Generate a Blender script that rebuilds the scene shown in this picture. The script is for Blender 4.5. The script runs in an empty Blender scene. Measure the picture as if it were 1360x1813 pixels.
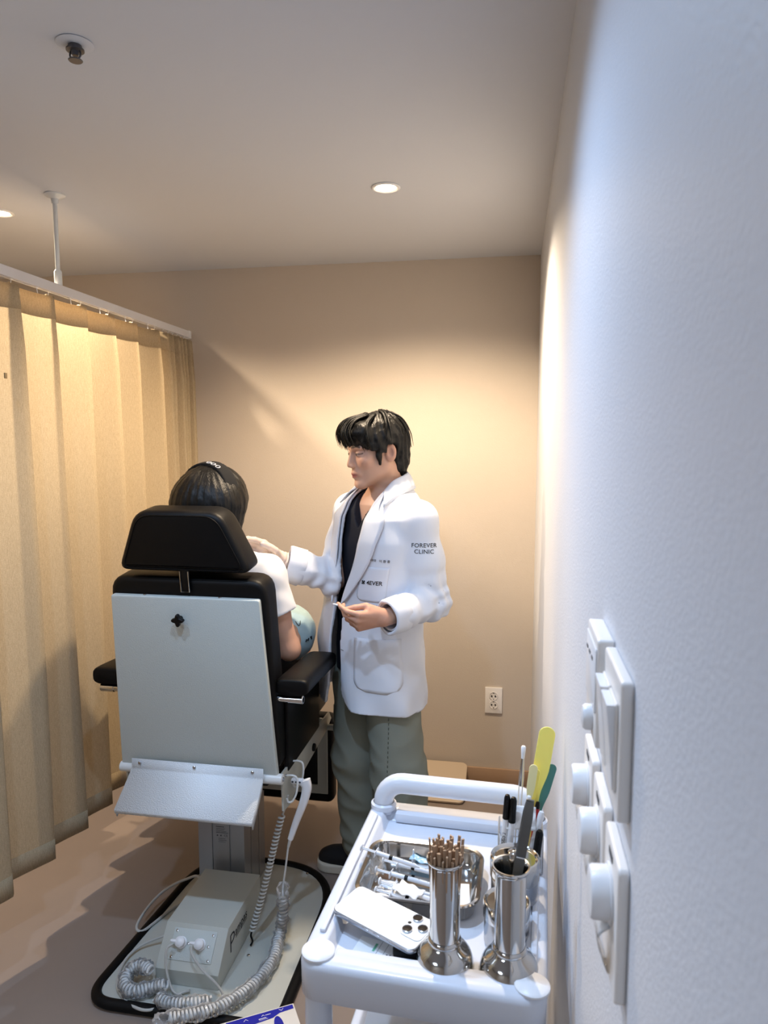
import bpy, bmesh, math, random
import numpy as np
from mathutils import Matrix, Vector
from math import sin, cos, pi, radians as rad

random.seed(7)
np.random.seed(7)
S = bpy.context.scene
COL = S.collection

# ------------------------------------------------------------------ camera
F_PX = 1279.0
cam_d = bpy.data.cameras.new('camera')
cam_d.sensor_fit = 'VERTICAL'
cam_d.sensor_height = 36.0
cam_d.lens = F_PX / 1813.0 * 36.0
cam_d.clip_start = 0.02
cam_d.dof.use_dof = True
cam_d.dof.focus_distance = 2.2
cam_d.dof.aperture_fstop = 9.0
cam = bpy.data.objects.new('camera', cam_d)
COL.objects.link(cam)
cam.location = (0, 0, 1.62)
cam.rotation_euler = (rad(90 - 5.69), 0, rad(10.24))
S.camera = cam

# ------------------------------------------------------------------ world, exposure
w = bpy.data.worlds.new('world')
S.world = w
w.use_nodes = True
w.node_tree.nodes['Background'].inputs[0].default_value = (0.6, 0.7, 0.9, 1)
w.node_tree.nodes['Background'].inputs[1].default_value = 0.05
S.view_settings.view_transform = 'Standard'
S.view_settings.look = 'None'
S.view_settings.gamma = 1
S.view_settings.use_curve_mapping = False
S.view_settings.exposure = -0.32

# light levels (watts) and colours
WARM = (1.0, 0.79, 0.56)
COOL = (0.50, 0.70, 1.0)
P_WARM, P_COOL, P_FILL = 150.0, 68.0, 8.0

# room, metres; the camera stands at x=0, y=0
XR, YB, ZC = 0.097, 3.329, 2.427
XL, YF = -3.3, -1.7

# ------------------------------------------------------------------ helpers
def lin(c):
    return tuple((x / 12.92 if x <= .04045 else ((x + .055) / 1.055) ** 2.4) for x in c)

def hexc(h):
    return lin(tuple(int(h[i:i + 2], 16) / 255 for i in (0, 2, 4)))

def mat(name, col, rough=.5, metal=0.0, bump=None, spec=.5, trans=0, alpha=1, coat=0, emit=None,
        estr=0, var=None, sheen=0, attr=False, ior=1.45, sss=0):
    """Principled material; bump=(scale, strength[, stretch xyz]), var=(scale, amount) colour mottle."""
    m = bpy.data.materials.new(name)
    m.use_nodes = True
    nt = m.node_tree
    b = nt.nodes['Principled BSDF']
    if isinstance(col, str):
        col = hexc(col)
    b.inputs['Base Color'].default_value = (*col, 1)
    b.inputs['Roughness'].default_value = rough
    b.inputs['Metallic'].default_value = metal
    b.inputs['Specular IOR Level'].default_value = spec
    b.inputs['Transmission Weight'].default_value = trans
    b.inputs['IOR'].default_value = ior
    b.inputs['Alpha'].default_value = alpha
    b.inputs['Coat Weight'].default_value = coat
    b.inputs['Sheen Weight'].default_value = sheen
    if sss:
        b.inputs['Subsurface Weight'].default_value = sss
        b.inputs['Subsurface Radius'].default_value = (.01, .004, .002)
    if emit:
        b.inputs['Emission Color'].default_value = (*emit, 1)
        b.inputs['Emission Strength'].default_value = estr
    tc = nt.nodes.new('ShaderNodeTexCoord')
    if attr:
        a = nt.nodes.new('ShaderNodeAttribute')
        a.attribute_name = 'Col'
        nt.links.new(a.outputs['Color'], b.inputs['Base Color'])
    if var:
        n = nt.nodes.new('ShaderNodeTexNoise')
        n.inputs['Scale'].default_value = var[0]
        n.inputs['Detail'].default_value = 4
        nt.links.new(tc.outputs['Object'], n.inputs['Vector'])
        r = nt.nodes.new('ShaderNodeMapRange')
        r.inputs['To Min'].default_value = 1 - var[1]
        r.inputs['To Max'].default_value = 1 + var[1]
        nt.links.new(n.outputs['Fac'], r.inputs['Value'])
        mx = nt.nodes.new('ShaderNodeMix')
        mx.data_type = 'RGBA'
        mx.blend_type = 'MULTIPLY'
        mx.inputs['Factor'].default_value = 1
        mx.inputs[6].default_value = (*col, 1)
        nt.links.new(r.outputs['Result'], mx.inputs[7])
        nt.links.new(mx.outputs[2], b.inputs['Base Color'])
    if bump:
        n = nt.nodes.new('ShaderNodeTexNoise')
        n.inputs['Scale'].default_value = bump[0]
        n.inputs['Detail'].default_value = 3
        src = tc.outputs['Object']
        if len(bump) > 2:
            mp = nt.nodes.new('ShaderNodeMapping')
            mp.inputs['Scale'].default_value = bump[2]
            nt.links.new(src, mp.inputs['Vector'])
            src = mp.outputs['Vector']
        nt.links.new(src, n.inputs['Vector'])
        bp = nt.nodes.new('ShaderNodeBump')
        bp.inputs['Strength'].default_value = bump[1]
        bp.inputs['Distance'].default_value = .002
        nt.links.new(n.outputs['Fac'], bp.inputs['Height'])
        nt.links.new(bp.outputs['Normal'], b.inputs['Normal'])
    return m

ROOTM = {}      # object name -> world matrix of the thing it belongs to

def put(name, me, material, parent=None):
    """Link a mesh whose vertices are in WORLD coordinates as one object under parent."""
    if material is not None:
        for mm in (material if isinstance(material, (list, tuple)) else [material]):
            me.materials.append(mm)
    o = bpy.data.objects.new(name, me)
    COL.objects.link(o)
    if parent is not None:
        M = ROOTM.get(parent.name, Matrix())
        me.transform(M.inverted())
        o.parent = parent
        ROOTM[o.name] = M
    return o

def rebase(o, loc):
    """Move the origin of a top-level mesh object to loc without moving its geometry."""
    o.data.transform(Matrix.Translation(-Vector(loc)))
    o.location = loc
    ROOTM[o.name] = Matrix.Translation(Vector(loc))
    return o

def tag(o, label, cat, group=None, kind=None):
    o['label'] = label
    o['category'] = cat
    if group:
        o['group'] = group
    if kind:
        o['kind'] = kind
    return o

def thing(name, label, cat, loc=(0, 0, 0), rz=0.0, group=None, M=None):
    o = bpy.data.objects.new(name, None)
    COL.objects.link(o)
    if M is None:
        M = Matrix.Translation(Vector(loc)) @ Matrix.Rotation(rz, 4, 'Z')
    o.matrix_world = M
    o.empty_display_size = .05
    ROOTM[o.name] = M
    return tag(o, label, cat, group)

def copy_tree(root, M, label, group=None):
    """Copy a thing with its parts and sub-parts; M is the world matrix of the copy."""
    r = root.copy()
    COL.objects.link(r)
    r.matrix_world = M
    ROOTM[r.name] = M
    r['label'] = label
    if group:
        r['group'] = group
    def rec(src, dst):
        for ch in list(src.children):
            c = ch.copy()
            COL.objects.link(c)
            c.parent = dst
            rec(ch, c)
    rec(root, r)
    return r

def frame_from(z, up=(0, 0, 1)):
    z = Vector(z).normalized()
    u = Vector(up)
    if abs(z.dot(u)) > .98:
        u = Vector((0, 1, 0))
    x = u.cross(z).normalized()
    y = z.cross(x)
    return Matrix((x, y, z)).transposed().to_4x4()

def spline(pts, n=8):
    """Catmull-Rom through points (any dimension)."""
    P = np.array(pts, float)
    P = np.vstack([2 * P[0] - P[1], P, 2 * P[-1] - P[-2]])
    out = []
    for i in range(1, len(P) - 2):
        for k in range(n):
            t = k / n
            a, b, c, d = P[i - 1:i + 3]
            out.append(.5 * ((2 * b) + (-a + c) * t + (2 * a - 5 * b + 4 * c - d) * t * t + (-a + 3 * b - 3 * c + d) * t ** 3))
    out.append(P[-2])
    return np.array(out)

class MB:
    """Mesh builder: collects shapes given in world coordinates, builds ONE object."""
    def __init__(s):
        s.v, s.f, s.mi, s.cur = [], [], [], 0
    def raw(s, v, f, M=None):
        n = len(s.v)
        for p in v:
            p = Vector(p)
            s.v.append(tuple(M @ p if M is not None else p))
        for q in f:
            s.f.append([i + n for i in q])
            s.mi.append(s.cur)
        return s
    def bm(s, bm, M=None):
        bm.verts.index_update()
        s.raw([v.co for v in bm.verts], [[v.index for v in f.verts] for f in bm.faces], M)
        bm.free()
        return s
    def box(s, c, d, r=0.0, M=None, seg=2):
        b = bmesh.new()
        bmesh.ops.create_cube(b, size=1)
        bmesh.ops.scale(b, vec=d, verts=b.verts)
        if r:
            bmesh.ops.bevel(b, geom=b.edges[:], offset=min(r, min(d) * .49), segments=seg, profile=.5, affect='EDGES')
        bmesh.ops.translate(b, vec=c, verts=b.verts)
        return s.bm(b, M)
    def tube(s, path, r, n=10, closed=False, cap=True, M=None):
        P = [Vector(p) for p in path]
        N = len(P)
        rs = [r] * N if not hasattr(r, '__len__') else list(r)
        T = []
        for i in range(N):
            if closed:
                t = P[(i + 1) % N] - P[i - 1]
            else:
                t = P[min(i + 1, N - 1)] - P[max(i - 1, 0)]
            T.append(t.normalized())
        a = Vector((0, 0, 1)) if abs(T[0].z) < .9 else Vector((1, 0, 0))
        u = (a - T[0] * a.dot(T[0])).normalized()
        vs, fs = [], []
        for i in range(N):
            u = (u - T[i] * u.dot(T[i])).normalized()
            w_ = T[i].cross(u)
            for k in range(n):
                an = 2 * pi * k / n
                vs.append(P[i] + (u * cos(an) + w_ * sin(an)) * rs[i])
        for i in range(N if closed else N - 1):
            j = (i + 1) % N
            for k in range(n):
                l = (k + 1) % n
                fs.append((i * n + k, i * n + l, j * n + l, j * n + k))
        if cap and not closed:
            fs.append(tuple(range(n))[::-1])
            fs.append(tuple((N - 1) * n + k for k in range(n)))
        return s.raw(vs, fs, M)
    def lathe(s, prof, n=32, M=None, cap=True):
        vs, fs = [], []
        for (r, z) in prof:
            for k in range(n):
                a = 2 * pi * k / n
                vs.append((max(r, 1e-5) * cos(a), max(r, 1e-5) * sin(a), z))
        m = len(prof)
        for i in range(m - 1):
            for k in range(n):
                l = (k + 1) % n
                fs.append((i * n + k, i * n + l, (i + 1) * n + l, (i + 1) * n + k))
        if cap:
            fs.append(tuple(range(n))[::-1])
            fs.append(tuple((m - 1) * n + k for k in range(n)))
        return s.raw(vs, fs, M)
    def cyl(s, a, b, r, n=20, bev=0.0):
        a, b = Vector(a), Vector(b)
        L = (b - a).length
        M = Matrix.Translation(a) @ frame_from(b - a)
        if bev:
            pr = [(r - bev, 0), (r - bev * .3, bev * .3), (r, bev), (r, L - bev), (r - bev * .3, L - bev * .3), (r - bev, L)]
        else:
            pr = [(r, 0), (r, L)]
        return s.lathe(pr, n, M)
    def prism(s, poly, z0, z1, M=None, bev=0.0, seg=2):
        b = bmesh.new()
        lo = [b.verts.new((x, y, z0)) for x, y in poly]
        f = b.faces.new(lo)
        r = bmesh.ops.extrude_face_region(b, geom=[f])
        up = [g for g in r['geom'] if isinstance(g, bmesh.types.BMVert)]
        bmesh.ops.translate(b, vec=(0, 0, z1 - z0), verts=up)
        bmesh.ops.recalc_face_normals(b, faces=b.faces[:])
        if bev:
            es = [e for e in b.edges if abs(e.verts[0].co.z - e.verts[1].co.z) < 1e-7]
            bmesh.ops.bevel(b, geom=es, offset=bev, segments=seg, profile=.5, affect='EDGES')
        return s.bm(b, M)
    def grid(s, P, M=None, closed_u=False):
        P = np.asarray(P)
        n, m = P.shape[:2]
        fs = []
        for i in range(n if closed_u else n - 1):
            for j in range(m - 1):
                i2 = (i + 1) % n
                fs.append((i * m + j, i2 * m + j, i2 * m + j + 1, i * m + j + 1))
        return s.raw(P.reshape(-1, 3).tolist(), fs, M)
    def ball(s, c, r, n=16, M=None):
        b = bmesh.new()
        bmesh.ops.create_uvsphere(b, u_segments=n, v_segments=max(6, n // 2), radius=1)
        bmesh.ops.scale(b, vec=(r, r, r) if not hasattr(r, '__len__') else r, verts=b.verts)
        bmesh.ops.translate(b, vec=c, verts=b.verts)
        return s.bm(b, M)
    def torus(s, c, R, r, n=32, m=10, M=None):
        pts = [(c[0] + R * cos(2 * pi * k / n), c[1] + R * sin(2 * pi * k / n), c[2]) for k in range(n)]
        return s.tube(pts, r, m, closed=True, M=M)
    def text(s, body, size, fn, align='CENTER', spacing=1.0, bold=0.0):
        v, f = text_geo(body, align, spacing, bold)
        return s.raw([fn(x * size, y * size) for x, y in v], f)
    def build(s, name, material, parent=None, smooth=True, ang=38):
        me = bpy.data.meshes.new(name)
        me.from_pydata(s.v, [], s.f)
        if any(s.mi):
            me.polygons.foreach_set('material_index', s.mi)
        bmm = bmesh.new()
        bmm.from_mesh(me)
        bmesh.ops.recalc_face_normals(bmm, faces=bmm.faces[:])
        bmm.to_mesh(me)
        bmm.free()
        if smooth:
            me.polygons.foreach_set('use_smooth', [True] * len(me.polygons))
            me.set_sharp_from_angle(angle=rad(ang))
        me.update()
        return put(name, me, material, parent)

_tc = {}
def text_geo(body, align='CENTER', spacing=1.0, bold=0.0):
    key = (body, align, spacing, bold)
    if key not in _tc:
        cu = bpy.data.curves.new('t', 'FONT')
        cu.body = body
        cu.align_x = align
        cu.align_y = 'CENTER'
        cu.size = 1
        cu.space_character = spacing
        cu.offset = bold
        cu.resolution_u = 3
        o = bpy.data.objects.new('t', cu)
        COL.objects.link(o)
        dg = bpy.context.evaluated_depsgraph_get()
        me = bpy.data.meshes.new_from_object(o.evaluated_get(dg))
        _tc[key] = ([(v.co.x, v.co.y) for v in me.vertices], [list(p.vertices) for p in me.polygons])
        bpy.data.objects.remove(o)
        bpy.data.meshes.remove(me)
        bpy.data.curves.remove(cu)
    return _tc[key]

def rrect(x0, y0, x1, y1, r, n=6):
    out = []
    for cx, cy, a0 in ((x1 - r, y1 - r, 0), (x0 + r, y1 - r, 90), (x0 + r, y0 + r, 180), (x1 - r, y0 + r, 270)):
        for k in range(n + 1):
            a = rad(a0 + 90 * k / n)
            out.append((cx + r * cos(a), cy + r * sin(a)))
    return out

def rpoly(pts, r, n=5):
    """Rounded polygon; r may be a list per corner."""
    out = []
    m = len(pts)
    rs = r if hasattr(r, '__len__') else [r] * m
    for i in range(m):
        p, a, b_ = Vector(pts[i]), Vector(pts[i - 1]), Vector(pts[(i + 1) % m])
        d1, d2 = (a - p).normalized(), (b_ - p).normalized()
        s_ = rs[i]
        A, B = p + d1 * s_, p + d2 * s_
        for k in range(n + 1):
            t_ = k / n
            q = A.lerp(p, t_).lerp(p.lerp(B, t_), t_)
            out.append((q.x, q.y))
    return out

def plane_map(o, ux, uy, off=0.0):
    o, ux, uy = Vector(o), Vector(ux).normalized(), Vector(uy).normalized()
    n = ux.cross(uy)
    return lambda x, y: o + ux * x + uy * y + n * off

# ---- signed distance modelling (numpy) and surface nets -----------------
def smin(a, b, k):
    h = np.clip(.5 + .5 * (b - a) / k, 0, 1)
    return b * (1 - h) + a * h - k * h * (1 - h)

def smax(a, b, k):
    return -smin(-a, -b, k)

def ell(p, c, r, Rm=None):
    q = p - np.array(c)
    if Rm is not None:
        q = q @ Rm          # columns of Rm are the ellipsoid axes
    r = np.array(r)
    k0 = np.linalg.norm(q / r, axis=1)
    k1 = np.linalg.norm(q / (r * r), axis=1) + 1e-9
    return k0 * (k0 - 1) / k1

def rcone(p, a, b, ra, rb):
    a, b = np.array(a, float), np.array(b, float)
    d = b - a
    t = np.clip((p - a) @ d / (d @ d), 0, 1)
    return np.linalg.norm(p - a - t[:, None] * d, axis=1) - (ra + (rb - ra) * t)

def rbox(p, c, hs, r, Rm=None):
    q = p - np.array(c)
    if Rm is not None:
        q = q @ Rm
    q = np.abs(q) - (np.array(hs) - r)
    return np.linalg.norm(np.maximum(q, 0), axis=1) + np.minimum(q.max(1), 0) - r

def nets(fn, lo, hi, h, slack=1.7):
    """Mesh the zero set of fn; only blocks near the surface are evaluated."""
    lo = np.array(lo, float)
    B = 8
    nb = np.ceil((np.array(hi) - lo) / (h * B)).astype(int)
    n = nb * B + 1
    D = np.full(n, 1e3, np.float32)
    g = np.stack(np.meshgrid(*[np.arange(k) for k in nb], indexing='ij'), -1).reshape(-1, 3)
    cen = lo + (g + .5) * B * h
    dc = fn(cen)
    half = B * h * .5 * 1.7321
    act = np.abs(dc) < half * slack
    off = np.stack(np.meshgrid(*[np.arange(B + 1)] * 3, indexing='ij'), -1).reshape(-1, 3)
    ga = g[act]
    for i in range(0, len(ga), 400):
        idx = (ga[i:i + 400, None, :] * B + off[None]).reshape(-1, 3)
        D[idx[:, 0], idx[:, 1], idx[:, 2]] = fn(lo + idx * h)
    gi = g[(~act) & (dc < 0)]
    for q in gi:
        x, y, z = q * B
        sub = D[x:x + B + 1, y:y + B + 1, z:z + B + 1]
        sub[sub == 1e3] = -1e3
    neg = D < 0
    cnt = np.zeros(n - 1, np.int8)
    for dx in (0, 1):
        for dy in (0, 1):
            for dz in (0, 1):
                cnt += neg[dx:n[0] - 1 + dx, dy:n[1] - 1 + dy, dz:n[2] - 1 + dz]
    C = np.argwhere((cnt > 0) & (cnt < 8))
    cid = np.full(n - 1, -1, np.int32)
    cid[C[:, 0], C[:, 1], C[:, 2]] = np.arange(len(C))
    acc = np.zeros((len(C), 3))
    num = np.zeros(len(C))
    cor = [(a, b, c) for a in (0, 1) for b in (0, 1) for c in (0, 1)]
    val = {c: D[C[:, 0] + c[0], C[:, 1] + c[1], C[:, 2] + c[2]].astype(float) for c in cor}
    for a in cor:
        for ax in range(3):
            if a[ax] == 0:
                b = tuple(a[k] + (k == ax) for k in range(3))
                va, vb = val[a], val[b]
                m = (va < 0) != (vb < 0)
                t = va[m] / (va[m] - vb[m])
                p = np.tile(np.array(a, float), (m.sum(), 1))
                p[:, ax] += t
                acc[m] += p
                num[m] += 1
    V = lo + (C + acc / np.maximum(num, 1)[:, None]) * h
    quads = []
    for ax in range(3):
        sl0 = [slice(None)] * 3
        sl1 = [slice(None)] * 3
        sl0[ax] = slice(0, -1)
        sl1[ax] = slice(1, None)
        s0, s1 = neg[tuple(sl0)], neg[tuple(sl1)]
        E = np.argwhere(s0 != s1)
        o1, o2 = [k for k in range(3) if k != ax]
        ok = (E[:, o1] > 0) & (E[:, o2] > 0) & (E[:, o1] < n[o1] - 1) & (E[:, o2] < n[o2] - 1)
        E = E[ok]
        fl = s0[E[:, 0], E[:, 1], E[:, 2]]
        q = []
        for d1, d2 in ((-1, -1), (0, -1), (0, 0), (-1, 0)):
            e = E.copy()
            e[:, o1] += d1
            e[:, o2] += d2
            q.append(cid[e[:, 0], e[:, 1], e[:, 2]])
        q = np.stack(q, 1)
        rev = ~fl if ax != 1 else fl
        q[rev] = q[rev][:, ::-1]
        quads.append(q)
    Q = np.vstack(quads)
    Q = Q[(Q >= 0).all(1)]
    return V, Q

def np_mesh(name, V, Q, material, parent=None, M=None, colors=None):
    """Object from numpy quads; V is in the parent thing's own frame unless M given."""
    me = bpy.data.meshes.new(name)
    me.vertices.add(len(V))
    me.vertices.foreach_set('co', np.asarray(V, np.float32).ravel())
    me.loops.add(Q.size)
    me.loops.foreach_set('vertex_index', Q.astype(np.int32).ravel())
    me.polygons.add(len(Q))
    me.polygons.foreach_set('loop_start', np.arange(0, Q.size, 4, dtype=np.int32))
    me.update(calc_edges=True)
    me.validate()
    me.polygons.foreach_set('use_smooth', np.ones(len(me.polygons), bool))
    if colors is not None:
        a = me.color_attributes.new('Col', 'FLOAT_COLOR', 'POINT')
        a.data.foreach_set('color', np.hstack([colors, np.ones((len(colors), 1))]).astype(np.float32).ravel())
    o = bpy.data.objects.new(name, me)
    COL.objects.link(o)
    me.materials.append(material)
    if parent is not None:
        o.parent = parent
        ROOTM[o.name] = ROOTM.get(parent.name, Matrix())
    return o

def taubin(V, Q, it=6):
    """Light smoothing of a quad mesh that keeps its volume."""
    E = np.vstack([Q[:, [0, 1]], Q[:, [1, 2]], Q[:, [2, 3]], Q[:, [3, 0]]])
    deg = np.bincount(E.ravel(), minlength=len(V)).astype(float)[:, None]
    for k in range(it):
        for lam in (.5, -.52):
            s_ = np.zeros_like(V)
            for c in range(3):
                s_[:, c] = np.bincount(E[:, 0], V[E[:, 1], c], len(V)) + np.bincount(E[:, 1], V[E[:, 0], c], len(V))
            V = V + lam * (s_ / np.maximum(deg, 1) - V)
    return V

def wob(p, f, seed=0):
    """Cheap smooth noise from sines, about -1..1."""
    r = np.random.RandomState(seed)
    o = 0
    for k in range(5):
        d = r.randn(3)
        d /= np.linalg.norm(d)
        o = o + np.sin(p @ d * f * (1 + .35 * k) * 6.28 + r.rand() * 6.28) / 5 * 1.6
    return o

# ------------------------------------------------------------------ materials
M_wall = mat('wall_paper', 'cabfb2', .62, bump=(260, .25), spec=.3)
M_wallr = mat('wall_paper_right', 'd2d6de', .55, bump=(240, .35), spec=.35)
M_ceil = mat('ceiling_paint', 'ced2da', .8, bump=(90, .1), spec=.2)
M_floor = mat('vinyl_floor', '8f8279', .34, bump=(7, .06), var=(3.0, .10), spec=.45)
M_base = mat('baseboard', 'b29478', .5)
M_white = mat('white_plastic', 'e9ebef', .32)
M_plate = mat('ivory_plastic', 'ece9e6', .35)
M_trolley = mat('trolley_plastic', 'd9dee8', .22, coat=.2)
M_black = mat('black_vinyl', '060607', .46, bump=(420, .12), spec=.22)
M_blackp = mat('black_plastic', '050506', .4, spec=.3)
M_rubber = mat('black_rubber', '050506', .6, spec=.25)
M_steel = mat('stainless_steel', 'c6c5c3', .11, 1.0)
M_steel2 = mat('brushed_steel', 'b4b6ba', .25, 1.0, bump=(60, .08, (1, 1, .03)))
M_chrome = mat('chrome', 'd8d8d8', .08, 1.0)
M_alu = mat('aluminium_column', 'aeb1b6', .38, .8)
M_paint = mat('textured_grey_paint', 'bcc3c0', .42, bump=(380, .5))
M_flap = mat('hammered_metal_paint', 'dfe6ec', .36, bump=(330, .9), metal=.1)
M_cream = mat('cream_paint', 'b7bab3', .42)
M_wtube = mat('white_enamel', 'd9dcdc', .28)
M_cord = mat('grey_cable', 'b6b6b2', .45)
M_wcord = mat('white_cable', 'd4d6d6', .4)
M_clear = mat('clear_plastic', (1, 1, 1), .08, trans=1.0, alpha=1, ior=1.2)
M_ink = mat('black_ink', '0a0b10', .6)
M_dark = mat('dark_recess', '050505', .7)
M_greyink = mat('grey_ink', '3c4048', .6)
M_lamp_w = mat('warm_lamp_glow', 'ffffff', .5, emit=(1, .80, .52), estr=22)
M_lamp_c = mat('cool_lamp_glow', 'ffffff', .5, emit=(.85, .92, 1), estr=12)

def glassy(name, tint=(1, 1, 1), a=.22, rough=.08):
    """Thin clear film: mostly transparent with a glossy skin."""
    m = bpy.data.materials.new(name)
    m.use_nodes = True
    nt = m.node_tree
    nt.nodes.remove(nt.nodes['Principled BSDF'])
    out = nt.nodes['Material Output']
    t = nt.nodes.new('ShaderNodeBsdfTransparent')
    t.inputs[0].default_value = (*tint, 1)
    g = nt.nodes.new('ShaderNodeBsdfPrincipled')
    g.inputs['Base Color'].default_value = (.9, .92, .95, 1)
    g.inputs['Roughness'].default_value = rough
    lw = nt.nodes.new('ShaderNodeFresnel')
    lw.inputs[0].default_value = 1.5
    ad = nt.nodes.new('ShaderNodeMath')
    ad.operation = 'ADD'
    ad.inputs[1].default_value = a
    nt.links.new(lw.outputs[0], ad.inputs[0])
    mx = nt.nodes.new('ShaderNodeMixShader')
    nt.links.new(ad.outputs[0], mx.inputs[0])
    nt.links.new(t.outputs[0], mx.inputs[1])
    nt.links.new(g.outputs[0], mx.inputs[2])
    nt.links.new(mx.outputs[0], out.inputs[0])
    return m
M_film = glassy('clear_film', a=.05)
M_acryl = glassy('clear_acrylic', a=.04, rough=.03)

# ------------------------------------------------------------------ room shell
def struct(o):
    o['kind'] = 'structure'
    return o
T = .12
struct(MB().box(((XL + XR) / 2, (YF + YB) / 2, -T / 2), (XR - XL + 2 * T, YB - YF + 2 * T, T)).build('floor', M_floor, smooth=False))
struct(MB().box(((XL + XR) / 2, (YF + YB) / 2, ZC + T / 2), (XR - XL + 2 * T, YB - YF + 2 * T, T)).build('ceiling', M_ceil, smooth=False))
struct(MB().box((XR + T / 2, (YF + YB) / 2, ZC / 2), (T, YB - YF + 2 * T, ZC)).build('wall_right', M_wallr, smooth=False))
struct(MB().box((XL - T / 2, (YF + YB) / 2, ZC / 2), (T, YB - YF + 2 * T, ZC)).build('wall_left', M_wall, smooth=False))
struct(MB().box(((XL + XR) / 2, YB + T / 2, ZC / 2), (XR - XL, T, ZC)).build('wall_back', M_wall, smooth=False))
struct(MB().box(((XL + XR) / 2, YF - T / 2, ZC / 2), (XR - XL, T, ZC)).build('wall_front', M_wall, smooth=False))
bb = MB().box(((XL + XR) / 2, YB - .006, .037), (XR - XL, .012, .074), .003)
struct(bb.build('baseboard_back', M_base))
struct(MB().box((XR - .005, (YF + YB - .02) / 2, .037), (.010, YB - YF - .03, .074), .003).build('baseboard_right', M_base))

# ------------------------------------------------------------------ ceiling downlights
def downlight(x, y, warm, label, power, angle=125, blend=1.0):
    t = thing('ceiling_downlight', label, 'light', (x, y, ZC), group='round ceiling downlights')
    MB().lathe([(.036, -.0005), (.046, -.0005), (.047, -.003), (.044, -.0055), (.039, -.0055), (.036, -.003)], 40,
               Matrix.Translation((x, y, ZC))).build('trim_ring', M_white, t)
    MB().lathe([(.0355, -.001), (.0355, -.0025), (.03, -.004), (.0001, -.0045)], 32, Matrix.Translation((x, y, ZC))).build(
        'lamp', M_lamp_w if warm else M_lamp_c, t)
    l = bpy.data.lights.new('bulb', 'SPOT')
    l.energy = power
    l.color = WARM if warm else COOL
    l.spot_size = rad(angle)
    l.spot_blend = blend
    l.shadow_soft_size = .03
    o = bpy.data.objects.new('bulb', l)
    COL.objects.link(o)
    o.parent = t
    o.location = (0, 0, -.035)
    return t
downlight(-.422, 2.37, True, 'glowing warm ceiling downlight above the man, near the right wall', P_WARM, 150, .55)
downlight(-1.82, 2.38, True, 'glowing warm ceiling downlight beyond the curtain track, at the left edge', P_WARM, 150, .55)
downlight(-.44, 1.10, False, 'cool white ceiling downlight above the utility trolley', P_COOL, 150)
downlight(-1.82, 1.10, False, 'cool white ceiling downlight left of the curtain, nearer the doorway', P_COOL * .6, 150)
downlight(-1.13, 1.10, False, 'cool white ceiling downlight between the curtain and the one above the trolley', P_COOL * .75, 150)
# ceiling panel added out of view behind the camera for cool fill light
t = thing('fill_light_panel', 'added square fill light panel in the ceiling, out of view behind the camera', 'light', (-1.5, -.85, ZC))
MB().box((-1.5, -.85, ZC - .006), (.66, .66, .012), .003).build('frame', M_white, t)
MB().box((-1.5, -.85, ZC - .013), (.6, .6, .003)).build('diffuser', M_lamp_c, t)
l = bpy.data.lights.new('fill_light', 'AREA')
l.shape = 'SQUARE'
l.size = .58
l.energy = P_FILL
l.color = COOL
o = bpy.data.objects.new('fill_light', l)
COL.objects.link(o)
o.parent = t
o.location = (0, 0, -.018)

# ------------------------------------------------------------------ sprinkler
M_spr = mat('sprinkler_metal', '57575c', .4, .5)
sx, sy = -.900, 1.427
t = thing('fire_sprinkler', 'small grey fire sprinkler head hanging from the ceiling', 'sprinkler', (sx, sy, ZC))
TM = Matrix.Translation((sx, sy, ZC))
MB().lathe([(.012, -.0005), (.036, -.0005), (.037, -.002), (.030, -.004), (.014, -.0045)], 32, TM).build('ceiling_rose', M_ceil, t)
MB().lathe([(.0135, -.004), (.0135, -.010), (.018, -.012), (.018, -.015), (.008, -.016), (.006, -.024)], 24, TM).build('body', M_spr, t)
fr = MB()
for sgn in (-1, 1):
    fr.tube(spline([(sx + sgn * .010, sy, ZC - .014), (sx + sgn * .012, sy, ZC - .024), (sx + sgn * .004, sy, ZC - .033)], 4), .002, 6)
fr.build('frame_arm', M_spr, t)
MB().lathe([(.0001, -.032), (.013, -.032), (.0145, -.0335), (.013, -.035), (.0001, -.035)], 24, TM).build('deflector', M_spr, t)

# ------------------------------------------------------------------ curtain track and curtain
def trx(y):
    return -1.502 - .03 * (y - 1.92)
ZT = 2.118
y0, y1 = .55, 3.28
M_trk = mat('white_aluminium', 'dad9dc', .4)
t = thing('curtain_track', 'white ceiling-hung curtain track running toward the back wall', 'curtain track', (trx(2.25), 2.25, ZT))
ang = math.atan2(trx(y1) - trx(y0), y1 - y0)
RM = Matrix.Translation((trx(2.25), 2.25, 0)) @ Matrix.Rotation(-ang, 4, 'Z')
L0, L1 = y0 - 2.25, y1 - 2.25
prof = [(-.011, ZT - .014), (-.004, ZT - .014), (-.004, ZT - .009), (-.008, ZT - .009), (-.008, ZT + .012), (-.011, ZT + .016),
        (.011, ZT + .016), (.011, ZT - .014), (.004, ZT - .014), (.004, ZT - .009), (.008, ZT - .009), (.008, ZT + .004), (-.003, ZT + .004)]
prof = [(-.012, ZT - .014), (-.012, ZT + .015), (-.010, ZT + .017), (.010, ZT + .017), (.012, ZT + .015), (.012, ZT - .014)]
g = [[(px, yy, pz) for (px, pz) in prof] for yy in (L0, L1)]
rail = MB().grid(g, RM)
g2 = [[(px, yy, pz) for (px, pz) in [(-.012, ZT - .014), (-.004, ZT - .014), (-.004, ZT - .006), (.004, ZT - .006), (.004, ZT - .014), (.012, ZT - .014)]] for yy in (L0, L1)]
rail.grid(g2, RM)
rail.build('rail', M_trk, t, ang=25)
MB().box((0, L1 + .004, ZT + .001), (.028, .024, .036), .002, RM).build('end_cap', M_white, t)
ry = 2.246
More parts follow.
